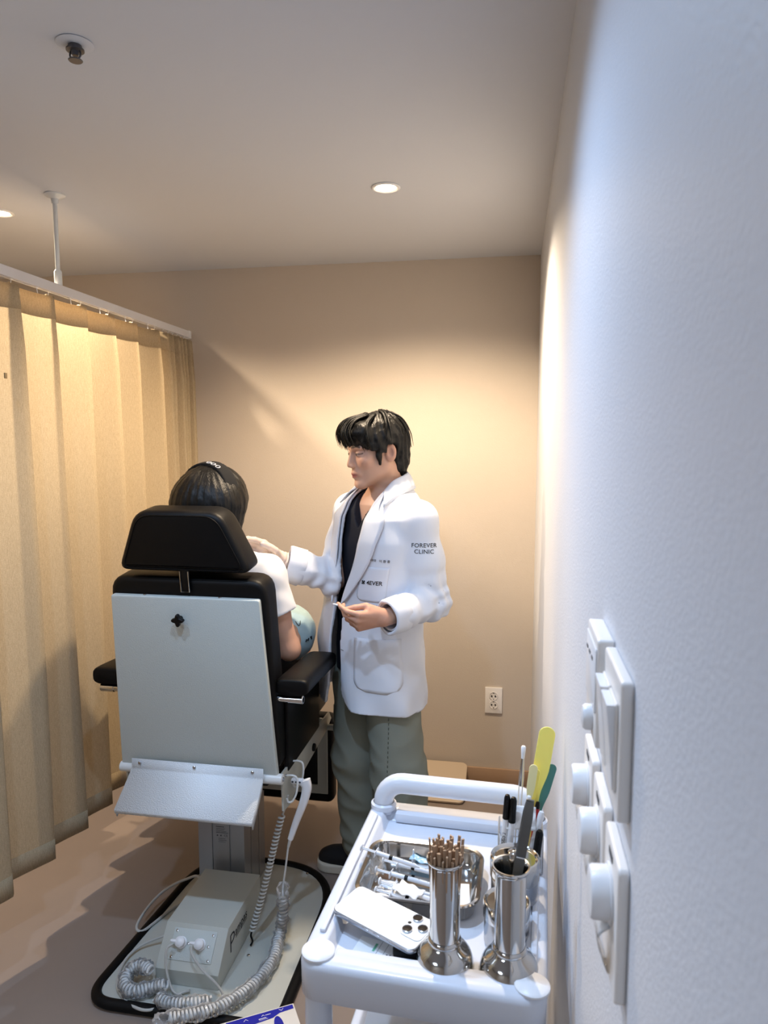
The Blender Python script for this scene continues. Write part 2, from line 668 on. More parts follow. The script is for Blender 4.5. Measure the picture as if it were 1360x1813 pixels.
MB().cyl((trx(ry), ry, ZT + .03), (trx(ry), ry, ZC - .004), .0075, 16).build('suspension_rod', M_wtube, t)
MB().lathe([(.0125, .0), (.0125, .045), (.009, .05)], 20, Matrix.Translation((trx(ry), ry, ZT + .016))).build('rod_socket', M_wtube, t)
MB().lathe([(.010, -.03), (.012, -.014), (.026, -.008), (.033, -.004), (.034, -.0005)], 28, Matrix.Translation((trx(ry), ry, ZC))).build('ceiling_flange', M_wtube, t)

# folds: y along the track, sideways wave
M_cur = bpy.data.materials.new('curtain_fabric')
M_cur.use_nodes = True
nt = M_cur.node_tree
b = nt.nodes['Principled BSDF']
b.inputs['Roughness'].default_value = .85
b.inputs['Specular IOR Level'].default_value = .15
tc = nt.nodes.new('ShaderNodeTexCoord')
nz = nt.nodes.new('ShaderNodeTexNoise')
nz.inputs['Scale'].default_value = 1.0
mp = nt.nodes.new('ShaderNodeMapping')
mp.inputs['Scale'].default_value = (260, 260, 900)
nt.links.new(tc.outputs['Object'], mp.inputs['Vector'])
nt.links.new(mp.outputs['Vector'], nz.inputs['Vector'])
nz2 = nt.nodes.new('ShaderNodeTexNoise')
mp2 = nt.nodes.new('ShaderNodeMapping')
mp2.inputs['Scale'].default_value = (900, 900, 60)
nz2.inputs['Scale'].default_value = 1.0
nt.links.new(tc.outputs['Object'], mp2.inputs['Vector'])
nt.links.new(mp2.outputs['Vector'], nz2.inputs['Vector'])
ad = nt.nodes.new('ShaderNodeMath')
ad.operation = 'ADD'
nt.links.new(nz.outputs['Fac'], ad.inputs[0])
nt.links.new(nz2.outputs['Fac'], ad.inputs[1])
rp = nt.nodes.new('ShaderNodeValToRGB')
rp.color_ramp.elements[0].position = .35
rp.color_ramp.elements[0].color = (*hexc('b3a082'), 1)
rp.color_ramp.elements[1].position = .75
rp.color_ramp.elements[1].color = (*hexc('dccbab'), 1)
hf = nt.nodes.new('ShaderNodeMath')
hf.operation = 'MULTIPLY'
hf.inputs[1].default_value = .5
nt.links.new(ad.outputs[0], hf.inputs[0])
nt.links.new(hf.outputs[0], rp.inputs['Fac'])
nt.links.new(rp.outputs['Color'], b.inputs['Base Color'])
bp = nt.nodes.new('ShaderNodeBump')
bp.inputs['Strength'].default_value = .25
bp.inputs['Distance'].default_value = .001
nt.links.new(hf.outputs[0], bp.inputs['Height'])
nt.links.new(bp.outputs['Normal'], b.inputs['Normal'])
tl = nt.nodes.new('ShaderNodeBsdfTranslucent')
nt.links.new(rp.outputs['Color'], tl.inputs['Color'])
mx = nt.nodes.new('ShaderNodeMixShader')
mx.inputs[0].default_value = .32
nt.links.new(b.outputs[0], mx.inputs[1])
nt.links.new(tl.outputs[0], mx.inputs[2])
nt.links.new(mx.outputs[0], nt.nodes['Material Output'].inputs[0])

ZTOP, ZHEM = 2.096, .265
t = thing('privacy_curtain', 'beige woven privacy curtain hanging in folds from the track', 'curtain', (trx(2.2), 2.2, ZHEM))
NP = 14
edges = [.70]
while edges[-1] < 2.90:
    edges.append(edges[-1] + .187)
for e in (3.02, 3.075, 3.12, 3.165, 3.205, 3.24, 3.27):
    edges.append(e)
FOLD = spline([(-.04, -.45), (0, -1), (.12, -.86), (.40, -.28), (.70, .42), (.92, .96), (1.0, .86), (.99, .30), (.94, -.45)], 12)
FOLD_S = np.concatenate([[0], np.cumsum(np.linalg.norm(np.diff(FOLD * [1, .35], axis=0), axis=1))])
FOLD_S /= FOLD_S[-1]
def cpt(u, z, dx=0.0):
    """u counts folds; z height. Each fold is a broad slanting face with a rounded leading edge."""
    i = int(min(max(math.floor(u), 0), len(edges) - 2))
    fr_ = u - i
    k = (edges[i + 1] - edges[i])
    fy, fx = np.interp(fr_, FOLD_S, FOLD[:, 0]), np.interp(fr_, FOLD_S, FOLD[:, 1])
    y = edges[i] + k * fy
    A = .034 if k > .1 else .040
    hgt = (z - ZHEM) / (ZTOP - ZHEM)
    A *= (.95 + .18 * sin(i * 2.3)) * (1.05 - .35 * max(0, hgt - .9) / .1)
    x = trx(y) + A * fx + .004 * sin(5 * u) * sin(2.2 * z + i)
    y += .010 * sin(2.1 * i + 1.3 * z) * (1 - hgt)
    x += .006 * sin(1.7 * i + .9 * z + 1) * (1 - hgt)
    return (x + dx + .022 * (1 - hgt), min(y, 3.30), z)
NU = (len(edges) - 1) * NP
def cstrip(zs, off=0.0):
    P = []
    for a in range(NU + 1):
        u = a / NP
        sag = .012 * abs(sin(pi * u))
        P.append([cpt(u, z - (sag if z > ZTOP - .1 else 0)) for z in zs])
    return np.array(P)
zs = np.concatenate([np.linspace(ZHEM + .066, ZTOP - .072, 14)])
body = MB().grid(cstrip(zs)).build('fabric', M_cur, t, ang=180)
def solid(o, th, off=0):
    m = o.modifiers.new('thickness', 'SOLIDIFY')
    m.thickness = th
    m.offset = off
hd = MB().grid(cstrip([ZTOP - .0725, ZTOP - .036, ZTOP])).build('heading_tape', M_cur, t, ang=180)
solid(hd, .0028)
hm = MB().grid(cstrip([ZHEM, ZHEM + .033, ZHEM + .0665])).build('hem', M_cur, t, ang=180)
solid(hm, .0028)
# sewn label on the curtain, seen at the left edge
lp = cpt(7.12, 1.80)
MB().box((-1.437, 1.868, 1.803), (.004, .010, .016), .0008).build('sewn_label', mat('label_cloth', '8f7a58', .8), t)
# track runners and hooks
for i in range(1, len(edges) - 1):
    for h in (0, .5):
        if h and edges[i + 1] - edges[i] < .1:
            continue
        q = cpt(i + h, ZTOP - .01)
        yy = q[1]
        if yy > 3.25:
            continue
        h_ = MB().box((trx(yy), yy, ZT - .013), (.007, .012, .008), .001)
        h_.tube([(trx(yy), yy, ZT - .016), ((trx(yy) * .6 + q[0] * .4), yy, ZT - .03), (q[0] * .96 + trx(yy) * .04, yy, ZTOP - .02)], .0014, 6)
        h_.build('runner', M_white, bpy.data.objects['curtain_track'])

# ------------------------------------------------------------------ wall outlet on the back wall
def socket_outlet():
    cx, cz = -.078, .405
    t = thing('wall_outlet', 'white double power outlet low on the back wall', 'outlet', (cx, YB, cz))
    M = Matrix.Translation((cx, YB, cz)) @ Matrix.Rotation(rad(90), 4, 'X')
    MB().prism(rrect(-.040, -.062, .040, .062, .003), 0, .009, M, .002).build('cover_plate', M_plate, t)
    for dz in (.022, -.020):
        Ms = M @ Matrix.Translation((0, dz, .0091))
        s_ = MB().lathe([(.0205, -.0), (.0205, .002), (.0185, .0026), (.0165, .002), (.0158, .0006), (.0001, .0004)], 32, Ms).build('socket', M_plate, t)
        hs = MB()
        for a in (-.0085, .0085):
            hs.lathe([(.0001, .0022), (.0036, .0022), (.0036, .0006), (.0001, .0006)], 14, Ms @ Matrix.Translation((a, 0, .0008)))
        hs.box((0, .0148, .0012), (.006, .003, .0022), .0004, Ms)
        hs.box((0, -.0148, .0012), (.006, .003, .0022), .0004, Ms)
        hs.build('contact_hole', M_dark, s_)
socket_outlet()

# ------------------------------------------------------------------ panel leaning on the back wall
t = tag(MB().prism(rrect(-.14, 0, .14, .243, .028), -.006, .006, None, .003).build('leaning_board', mat('cream_board', 'c6b49d', .45)),
        'cream rounded board leaning low against the back wall behind the man', 'board')
t.matrix_world = Matrix.Translation((-.335, 3.085, .008)) @ Matrix.Rotation(rad(20), 4, 'X')

# ------------------------------------------------------------------ wall plates on the right wall
def wplate(name, label, cat, y0_, y1_, z0_, z1_, th=.010, r=.004, group=None):
    t = thing(name, label, cat, (XR, (y0_ + y1_) / 2, (z0_ + z1_) / 2), group=group)
    # frame: local X along -y (towards the camera), local Y up, local Z out of the wall
    M = Matrix.Translation((XR, (y0_ + y1_) / 2, (z0_ + z1_) / 2)) @ Matrix(((0, 0, -1, 0), (-1, 0, 0, 0), (0, 1, 0, 0), (0, 0, 0, 1)))
    hw, hh = (y1_ - y0_) / 2, (z1_ - z0_) / 2
    MB().prism(rrect(-hw, -hh, hw, hh, r), 0, th, M, .0025, 3).build('cover_plate', M_plate, t)
    return t, M, hw, hh
t, M, hw, hh = wplate('light_switch', 'large white rocker light switch plate on the right wall', 'switch', .582, .688, 1.310, 1.428, .0105)
for k in range(2):
    cx = (k - .5) * .046
    MB().prism(rrect(-.021, -.038, .021, .038, .002), 0, .0025, M @ Matrix.Translation((cx, 0, .0106)), .001).build('rocker_frame', M_plate, t)
    v = [(-.019, -.036, .0008), (.019, -.036, .0008), (.019, 0, .0032), (-.019, 0, .0032), (.019, .036, .0068), (-.019, .036, .0068),
         (-.019, -.036, 0), (.019, -.036, 0), (.019, .036, 0), (-.019, .036, 0)]
    f = [(0, 1, 2, 3), (3, 2, 4, 5), (0, 6, 7, 1), (5, 4, 8, 9), (0, 3, 5, 9, 6), (1, 7, 8, 4, 2), (6, 9, 8, 7)]
    MB().raw(v, f, M @ Matrix.Translation((cx, 0, .0132))).build('rocker', M_white, t)
t, M, hw, hh = wplate('room_controller', 'white wall controller with a round button, beyond the rocker switch', 'controller', .698, .788, 1.322, 1.430, .016)
MB().prism(rrect(-.042, -.020, .042, .044, .003), 0, .0012, M @ Matrix.Translation((0, 0, .0162)), .0004).build('faceplate', M_white, t)
MB().lathe([(.013, 0), (.013, .006), (.011, .009), (.006, .010), (.0001, .0104)], 28, M @ Matrix.Translation((.012, -.034, .0161))).build('button', M_white, t)
for k in range(3):
    MB().box((-.03 + .022 * k, .028, .0178), (.010, .003, .0006), 0, M).build('marking', M_greyink, t)
for k, (ya, yb_, lab) in enumerate(((.572, .655, 'white wall plate with a dial knob, nearest to the camera of its row'),
                                    (.672, .755, 'white wall plate with a dial knob, in the middle of its row'),
                                    (.772, .855, 'white wall plate with a dial knob, farthest along its row'))):
    t, M, hw, hh = wplate('dial_plate', lab, 'wall control', ya, yb_, 1.158, 1.276, .0095, .006, 'dial plates on the right wall')
    kz = .014
    MB().lathe([(.025, 0), (.025, .0018), (.0225, .0022)], 36, M @ Matrix.Translation((0, kz, .0096))).build('collar', M_white, t)
    MB().lathe([(.0225, 0), (.022, .0125), (.0205, .0150), (.017, .0156), (.0001, .0156)], 36, M @ Matrix.Translation((0, kz, .0118))).build('dial_knob', M_white, t)
    tab = spline([(0, kz - .024, .0106), (0, kz - .034, .020), (0, kz - .054, .015), (0, kz - .066, .0105)], 5)
    P = [[(p[0] + wx, p[1], p[2]) for p in tab] for wx in (-.012, -.006, 0, .006, .012)]
    o = MB().grid(P, M).build('clear_tab', M_film, t)
    solid(o, .0015)
    MB().box((0, hh - .010, .0099), (.020, .006, .0008), .0002, M).build('marking', M_greyink, t)

# ------------------------------------------------------------------ treatment chair
CX = -.957
chair = thing('treatment_chair', 'black cushioned treatment chair with grey back panel on an aluminium column', 'chair', (CX, 2.15, 0))
# base plate
bpoly = rpoly([(-1.188, 1.745), (-.614, 1.745), (-.614, 2.492), (-1.140, 2.492)], [.085, .085, .26, .20], 12)
MB().prism(bpoly, .004, .020, None, .003).build('base_plate', M_cream, chair)
rim = [(x, y, .016) for x, y in bpoly]
MB().tube(rim, .0155, 10, closed=True).build('base_rim', M_rubber, chair)
for x, y in ((-1.09, 1.83), (-.73, 2.44), (-.79, 1.995), (-.74, 1.86)):
    MB().lathe([(.0055, 0), (.005, .003), (.003, .0045), (.0001, .005)], 14, Matrix.Translation((x, y, .020))).build('bolt', M_steel, chair)
# column: fixed outer profile with grooves, inner stage above it
def groove(x0, y0, x1, y1, gs=.005):
    p = []
    w_, h_ = x1 - x0, y1 - y0
    for (a, b_, n) in (((x0, y0), (x1, y0), w_), ((x1, y0), (x1, y1), h_), ((x1, y1), (x0, y1), w_), ((x0, y1), (x0, y0), h_)):
        A, B = Vector((*a, 0)), Vector((*b_, 0))
        d = (B - A).normalized()
        nn = Vector((-d.y, d.x, 0))
        for t_, e in ((.0, 0), (.30, 0), (.302, .004), (.325, .004), (.327, 0), (.68, 0), (.682, .004), (.705, .004), (.707, 0)):
            q = A + (B - A) * t_ + nn * e
            p.append((q.x, q.y))
    return p
MB().prism(groove(-1.060, 2.237, -.893, 2.440), .02, .330).build('column', M_alu, chair, ang=20)
MB().prism(groove(-1.048, 2.250, -.905, 2.428), .325, .50).build('inner_column', M_alu, chair, ang=20)
lb = MB()
pm = plane_map((-.969, 2.2368, .262), (1, 0, 0), (0, 0, 1), .0003)
for k, (x0, wd, yy, th) in enumerate(((-.026, .030, .028, .0022), (-.026, .034, .022, .0012), (-.026, .030, .017, .0012), (-.026, .038, .012, .0012),
                                   (-.026, .044, .007, .0018), (-.018, .026, -.014, .0014), (-.018, .030, -.020, .0014), (-.018, .026, -.026, .0012))):
    lb.raw([pm(x0, yy), pm(x0 + wd, yy), pm(x0 + wd, yy + th), pm(x0, yy + th)], [(0, 1, 2, 3)])
lb.text('CE', .011, lambda x, y: pm(x + .010, y - .002))
for q in (-.021, -.008):
    lb.raw([pm(q - .003, -.005), pm(q + .003, -.005), pm(q, .002)], [(0, 1, 2)])
lb.build('rating_label', M_greyink, chair)['label'] = 'small printed rating label with a CE mark'
# control box on the base
sec = [(1.842, .021), (1.842, .066), (1.925, .156), (2.200, .156), (2.200, .021)]
MYZ = Matrix(((0, 0, 1, -1.022), (1, 0, 0, 0), (0, 1, 0, 0), (0, 0, 0, 1)))
cbx = MB().prism(sec, 0, .199, MYZ, .003).build('control_box', M_cream, chair)
sl_o = Vector((-.922, 1.8835, .111))
sl_u = Vector((0, .083, .090)).normalized()
sl_n = Vector((1, 0, 0)).cross(sl_u)
MSL = Matrix((Vector((1, 0, 0)), sl_u, sl_n)).transposed().to_4x4()
MSL.translation = sl_o + sl_n * .0005
MB().prism(rrect(-.068, -.036, .068, .048, .002), 0, .0018, MSL, .0006).build('socket_plate', M_paint, cbx)
for x, y in ((-.058, .040), (.058, .038), (-.058, -.028), (.058, -.028), (-.014, .010), (.050, .008)):
    MB().lathe([(.0042, 0), (.0038, .002), (.0001, .0026)], 12, MSL @ Matrix.Translation((x, y, .0019))).build('screw', M_steel2, cbx)
ptx = plane_map((-.8224, 2.01, .105), (0, 1, 0), (0, 0, 1), .0004)
lg = MB().text('ampas', .040, lambda x, y: ptx(x + .012, y + .004), bold=.01)
lg.text('P', .085, lambda x, y: ptx(x - .062, y - .010), bold=-.012)
lg.raw([ptx(-.035, -.015), ptx(.06, -.015), ptx(.06, -.0125), ptx(-.035, -.0125)], [(0, 1, 2, 3)])
lg.build('lettering', M_ink, cbx)['label'] = 'dark maker lettering on the side of the control box'
for k, (x, lab) in enumerate(((-.036, 0), (.024, 1))):
    Mp = MSL @ Matrix.Translation((x, .010, .0022))
    pl = MB().lathe([(.0165, 0), (.0165, .003), (.0125, .004), (.0125, .010), (.0145, .011), (.0145, .020), (.011, .023), (.008, .026), (.0001, .027)], 24, Mp).build('cable_plug', M_white, cbx)
    e = Mp @ Vector((-.006, .0, .018))
    MB().lathe([(.0055, 0), (.0045, .016), (.003, .020)], 12, Mp @ Matrix.Translation((-.008, 0, .018)) @ Matrix.Rotation(rad(-80), 4, 'Y')).build('strain_relief', M_white, pl)
# back panel frame of reference: x across, y up the panel, z toward the camera
eu = Vector((0, -.07, .569)).normalized()
en = Vector((1, 0, 0)).cross(eu)
MP = Matrix((Vector((1, 0, 0)), eu, en)).transposed().to_4x4()
MP.translation = Vector((CX, 2.03, .588))
MB().prism(rpoly([(-.259, .002), (.259, .002), (.234, .573), (-.234, .573)], .008), -.020, 0, MP, .004, 3).build('back_panel', M_paint, chair)
MB().prism(rpoly([(-.262, .01), (.262, .01), (.250, .626), (-.246, .626)], [.03, .03, .055, .055]), -.118, -.0205, MP, .018, 3).build('backrest_cushion', M_black, chair)
hr_poly = rpoly([(-.208, .648), (.214, .648), (.128, .832), (-.138, .832)], [.035, .035, .045, .045])
hr = MB().prism(hr_poly, -.108, -.004, MP, .020, 4).build('headrest', M_black, chair)
c_ = Vector((0, .73))
MB().tube([(MP @ Vector((c_.x + (x - c_.x) * .90, c_.y + (y - c_.y) * .88, -.0035))) for x, y in hr_poly], .0016, 6, closed=True).build('piping', M_black, hr)
MB().box((.005, .622, -.012), (.024, .070, .006), .001, MP).build('headrest_post', M_blackp, chair)
MB().tube([MP @ Vector(q) for q in ((-.008, .652, -.006), (-.008, .588, -.006), (.018, .588, -.006), (.018, .652, -.006))], .0016, 6).build('post_guide', M_chrome, chair)
# star knob
kn = []
for k in range(48):
    a = 2 * pi * k / 48
    r_ = .0155 + .0042 * cos(4 * a)
    kn.append((r_ * cos(a), r_ * sin(a)))
kb = MB()
kb.prism(kn, .012, .027, MP @ Matrix.Translation((-.014, .508, 0)), .004, 3)
kb.lathe([(.008, 0), (.008, .014)], 16, MP @ Matrix.Translation((-.014, .508, 0)))
kb.build('star_knob', M_blackp, chair)
for x in (-.128, .110):
    MB().lathe([(.0045, 0), (.004, .0025), (.0001, .003)], 12, MP @ Matrix.Translation((x, .5735, -.010)) @ Matrix.Rotation(rad(-90), 4, 'X')).build('screw', M_steel2, chair)
# pivot tube, hinge strip and flap
MB().cyl((-1.222, 2.036, .583), (-.683, 2.036, .583), .0165, 24, .003).build('pivot_tube', M_wtube, chair)
for x in (-1.222, -.683):
    MB().lathe([(.007, 0), (.006, .003), (.0001, .004)], 12, Matrix.Translation((x, 2.036, .583)) @ Matrix.Rotation(rad(90 if x > -1 else -90), 4, 'Y')).build('screw', M_steel2, chair)
fl = MB()
fx0, fx1 = -1.172, -.738
P = [[(x, 2.014, .622), (x, 2.014, .592), (x, 2.010, .588), (x - .002 * (1 if x < -1 else -1), 1.906, .507), (x, 1.906, .497)] for x in (fx0, fx1)]
fl.grid(P)
for x, s_ in ((fx0, 1), (fx1, -1)):
    fl.raw([(x, 2.008, .587), (x, 1.906, .507), (x, 1.918, .480), (x, 2.002, .560)], [(0, 1, 2, 3)])
o = fl.build('hinged_flap', M_flap, chair, ang=20)
solid(o, .002)
for x in (-1.145, -.962, -.772):
    MB().lathe([(.0055, 0), (.0055, .001), (.004, .0025), (.0001, .003)], 14, Matrix.Translation((x, 2.0125, .609)) @ Matrix.Rotation(rad(90), 4, 'X')).build('screw', M_steel2, o)
# armrests
def armrest(sg):
    xi, xo = CX + sg * .252, CX + sg * .357
    pts = []
    for (y, zt, w0, w1) in ((2.035, .893, .012, 0), (2.05, .900, 0, .0), (2.16, .896, 0, 0), (2.28, .889, 0, .0), (2.385, .884, 0, 0), (2.408, .880, .014, 0)):
        pts.append((y, zt, w0))
    Pg = []
    for (y, zt, w0) in spline(pts, 4):
        ring = []
        a0, a1 = min(xi, xo) + w0, max(xi, xo) - w0
        th = .050 - w0
        for k in range(20):
            a = 2 * pi * k / 20
            ca, sa = cos(a), sin(a)
            px_ = (a0 + a1) / 2 + (a1 - a0) / 2 * math.copysign(abs(ca) ** .45, ca)
            pz_ = zt - .025 + th / 2 * math.copysign(abs(sa) ** .55, sa)
            ring.append((px_, y, pz_))
        ring.append(ring[0])
        Pg.append(ring)
    m = MB().grid(Pg)
    m.raw(Pg[0][:-1], [tuple(range(20))])
    m.raw(Pg[-1][:-1], [tuple(range(20))])
    a_ = m.build('armrest', M_black, chair, ang=60)
    bmm = bmesh.new(); bmm.from_mesh(a_.data); bmesh.ops.remove_doubles(bmm, verts=bmm.verts, dist=1e-5); bmm.to_mesh(a_.data); bmm.free()
    tx = CX + sg * .235
    MB().cyl((tx, 2.055, .832), (CX + sg * .29, 2.055, .832), .0115, 18).build('armrest_tube', M_chrome, a_)
    MB().lathe([(.0001, 0), (.0135, 0), (.0135, .044), (.011, .046), (.009, .046), (.009, .036), (.0001, .036)], 20,
               Matrix.Translation((CX + sg * .29, 2.055, .832)) @ Matrix.Rotation(rad(90 * sg), 4, 'Y')).build('armrest_tube_end', M_chrome, a_)
    MB().box((CX + sg * .262, 2.29, .708), (.018, .37, .270), .008).build('arm_side_panel', M_black, chair)
armrest(1)
armrest(-1)
# seat, rails, legrest
MB().box((CX, 2.385, .655), (.512, .53, .132), .03, seg=4).build('seat', M_black, chair)
rp_ = [(2.055, .592), (2.63, .570), (2.66, .535), (2.60, .515), (2.30, .495), (2.13, .455), (2.065, .465)]
for x in (-.694, -1.216):
    MB().prism(rp_, 0, .006, Matrix(((0, 0, 1, x - .003), (1, 0, 0, 0), (0, 1, 0, 0), (0, 0, 0, 1)))).build('side_rail', M_cream, chair)
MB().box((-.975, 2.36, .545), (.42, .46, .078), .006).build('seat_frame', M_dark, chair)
MB().box((-.975, 2.345, .502), (.26, .26, .016), .003).build('lift_head', M_steel2, chair)
MB().box((CX, 2.705, .355), (.54, .075, .36), .025, seg=3).build('legrest', M_black, chair)
lf = MB()
for (x0, z0, x1, z1) in ((-1.19, .22, -1.15, .53), (-.748, .22, -.708, .53), (-1.15, .22, -.748, .255), (-1.15, .495, -.748, .53)):
    lf.box(((x0 + x1) / 2, 2.663, (z0 + z1) / 2), (x1 - x0, .006, z1 - z0))
lf.build('legrest_frame', M_cream, chair)
for sg in (1, -1):
    x = CX + sg * .313
    MB().box((x, 2.612, .563), (.050, .010, .095), .002).build('legrest_bracket', M_cream, chair)
    MB().cyl((x - sg * .085, 2.605, .520), (x + sg * .012, 2.605, .520), .012, 18, .002).build('legrest_pivot', M_cream, chair)
    for z in (.588, .555):
        MB().lathe([(.007, 0), (.007, .002), (.0045, .005), (.0001, .0055)], 14, Matrix.Translation((x, 2.607, z)) @ Matrix.Rotation(rad(90), 4, 'X')).build('bolt', M_steel, chair)
    MB().lathe([(.014, 0), (.014, .012), (.011, .015), (.0001, .016)], 18, Matrix.Translation((CX + sg * .26, 2.40, .528)) @ Matrix.Rotation(rad(90 * sg), 4, 'Y')).build('rail_knob', M_blackp, chair)
# wire hooks on the right rail
for (y, z) in ((2.085, .572), (2.15, .590)):
    hk = spline([(-.690, y, z), (-.668, y, z + .002), (-.655, y, z - .004), (-.652, y, z - .025), (-.656, y, z - .055), (-.668, y - .004, z - .080), (-.680, y - .008, z - .082), (-.684, y - .010, z - .070)], 5)
    MB().tube(hk, .0032, 8).build('wire_hook', M_wtube, chair)
    MB().lathe([(.005, 0), (.004, .003), (.0001, .004)], 12, Matrix.Translation((-.690, y, z)) @ Matrix.Rotation(rad(90), 4, 'Y')).build('screw', M_steel2, chair)
# fittings seen under the flap
for x in (-.925, -.905, -.880):
    MB().cyl((x, 2.215, .462), (x, 2.215, .487), .006, 10).build('cable_gland', M_wtube, chair)

# ---- cables
def helix(path, R, pitch, r, n=7, per=12, name='coiled_cable', m=None):
    P = spline(path, 12)
    d = np.linalg.norm(np.diff(P, axis=0), axis=1)
    s_ = np.concatenate([[0], np.cumsum(d)])
    N = int(s_[-1] / pitch * per)
    q = np.linspace(0, s_[-1], N)
    C = np.stack([np.interp(q, s_, P[:, k]) for k in range(3)], 1)
    T_ = np.gradient(C, axis=0)
    T_ /= np.linalg.norm(T_, axis=1)[:, None]
    u = np.cross(T_[0], [0, 0, 1.0])
    if np.linalg.norm(u) < .1:
        u = np.cross(T_[0], [0, 1.0, 0])
    out = []
    for i in range(N):
        u = u - T_[i] * (u @ T_[i])
        u /= np.linalg.norm(u)
        v = np.cross(T_[i], u)
        a = 2 * pi * q[i] / pitch
        out.append(C[i] + R * (u * cos(a) + v * sin(a)))
    return MB().tube(out, r, n)
# grey spiral cord from the rail down to the base
t = thing('spiral_cord', 'bare grey spiral cord hanging from chair rail down to the base plate', 'cable', (-.80, 2.045, .021))
helix([(-.706, 2.09, .437), (-.720, 2.082, .38), (-.746, 2.072, .262), (-.772, 2.058, .155), (-.797, 2.05, .066)], .0085, .0125, .0030).build('coil', M_cord, t)
MB().tube(spline([(-.688, 2.10, .50), (-.694, 2.098, .47), (-.704, 2.092, .44)], 5), .003, 8).build('lead', M_cord, t)
MB().tube(spline([(-.797, 2.05, .066), (-.800, 2.045, .05), (-.793, 2.04, .036), (-.798, 2.035, .024)], 5), .0032, 8).build('lead', M_blackp, t)
# hand controller with its film-wrapped spiral cable
t = thing('hand_controller', 'white hand controller hanging on a wire hook of the chair', 'controller', (-.66, 2.12, .52))
ctr = spline([(-.640, 2.118, .545), (-.632, 2.118, .520), (-.642, 2.118, .475), (-.668, 2.118, .405), (-.688, 2.118, .345)], 6)
hw_ = np.interp(np.arange(len(ctr)), [0, 5, 12, len(ctr) - 1], [.021, .016, .0135, .009])
Pg = []
for i, c in enumerate(ctr):
    T_ = Vector(ctr[min(i + 1, len(ctr) - 1)] - ctr[max(i - 1, 0)]).normalized()
    sx_ = T_.cross(Vector((0, 1, 0))).normalized()
    ring = []
    for k in range(17):
        a = 2 * pi * k / 16
        ca, sa = cos(a), sin(a)
        ring.append(Vector(c) + sx_ * (hw_[i] * math.copysign(abs(ca) ** .6, ca)) + Vector((0, 1, 0)) * (.010 * math.copysign(abs(sa) ** .6, sa)))
    Pg.append(ring)
m = MB().grid(Pg)
m.raw(Pg[0][:-1], [tuple(range(16))]).raw(Pg[-1][:-1], [tuple(range(16))])
m.build('grip', M_white, t, ang=50)
hd_ = MB()
hd_.box((-.662, 2.118, .541), (.040, .018, .016), .004)
hd_.build('hook_head', M_white, t)
for k in range(3):
    MB().lathe([(.0035, 0), (.003, .0012), (.0001, .0015)], 10, Matrix.Translation((-.676 + .012 * k, 2.1088, .541)) @ Matrix.Rotation(rad(90), 4, 'X')).build('button', M_greyink, t)
MB().lathe([(.0062, 0), (.0045, .03), (.0035, .034)], 12, Matrix.Translation((-.688, 2.118, .347)) @ frame_from((-.25, 0, -1))).build('strain_relief', M_wcord, t)
MB().tube(spline([(-.696, 2.118, .318), (-.706, 2.116, .24), (-.714, 2.112, .18), (-.707, 2.09, .155)], 6), .0032, 8).build('cable', M_wcord, t)
wr = [(-.704, 2.082, .165), (-.700, 2.07, .12), (-.706, 2.06, .07), (-.708, 2.035, .052), (-.698, 1.964, .048), (-.714, 1.872, .048), (-.746, 1.803, .048), (-.789, 1.748, .050), (-.850, 1.712, .050), (-.905, 1.690, .050)]
helix(wr, .0115, .0105, .0036).build('coil', M_wcord, t)
def film(path, R, seed):
    P = spline(path, 10)
    N = len(P)
    u = None
    Pg = []
    for i in range(N):
        T_ = Vector(P[min(i + 1, N - 1)] - P[max(i - 1, 0)]).normalized()
        if u is None:
            u = T_.cross(Vector((0, 1, .2))).normalized()
        u = (u - T_ * u.dot(T_)).normalized()
        v = T_.cross(u)
        ring = []
        for k in range(19):
            a = 2 * pi * (k % 18) / 18
            r_ = R * (1 + .16 * sin(3 * a + i * .9 + seed) + .10 * sin(7 * a - i * 1.7 + seed) + .08 * sin(i * .6))
            if i < 3 or i > N - 4:
                r_ *= .55 + .15 * min(i, N - 1 - i)
            q = Vector(P[i]) + u * r_ * cos(a) + v * r_ * sin(a)
            q.z = max(q.z, .024)
            ring.append(q)
        Pg.append(ring)
    return MB().grid(Pg)
film([(-.712, 2.105, .205)] + wr + [(-.94, 1.672, .042)], .0185, 1).build('plastic_sleeve', M_film, t, ang=180)
t = thing('wrapped_cord', 'looped spiral cord wrapped in clear plastic at the left of the control box', 'cable', (-1.04, 1.79, .021))
lp_ = [(-.965, 1.800, .055), (-1.01, 1.792, .042), (-1.055, 1.772, .042), (-1.092, 1.792, .046), (-1.094, 1.826, .056), (-1.062, 1.836, .072), (-1.022, 1.818, .074)]
helix(lp_, .0125, .0105, .0036).build('coil', M_wcord, t)
film(lp_, .0195, 2.2).build('plastic_sleeve', M_film, t, ang=180)
lp_ = [(-.975, 1.762, .044), (-.930, 1.748, .044), (-.875, 1.752, .046), (-.815, 1.772, .046)]
helix(lp_, .0125, .0105, .0036).build('coil', M_wcord, t)
film(lp_, .0195, 3.1).build('plastic_sleeve', M_film, t, ang=180)
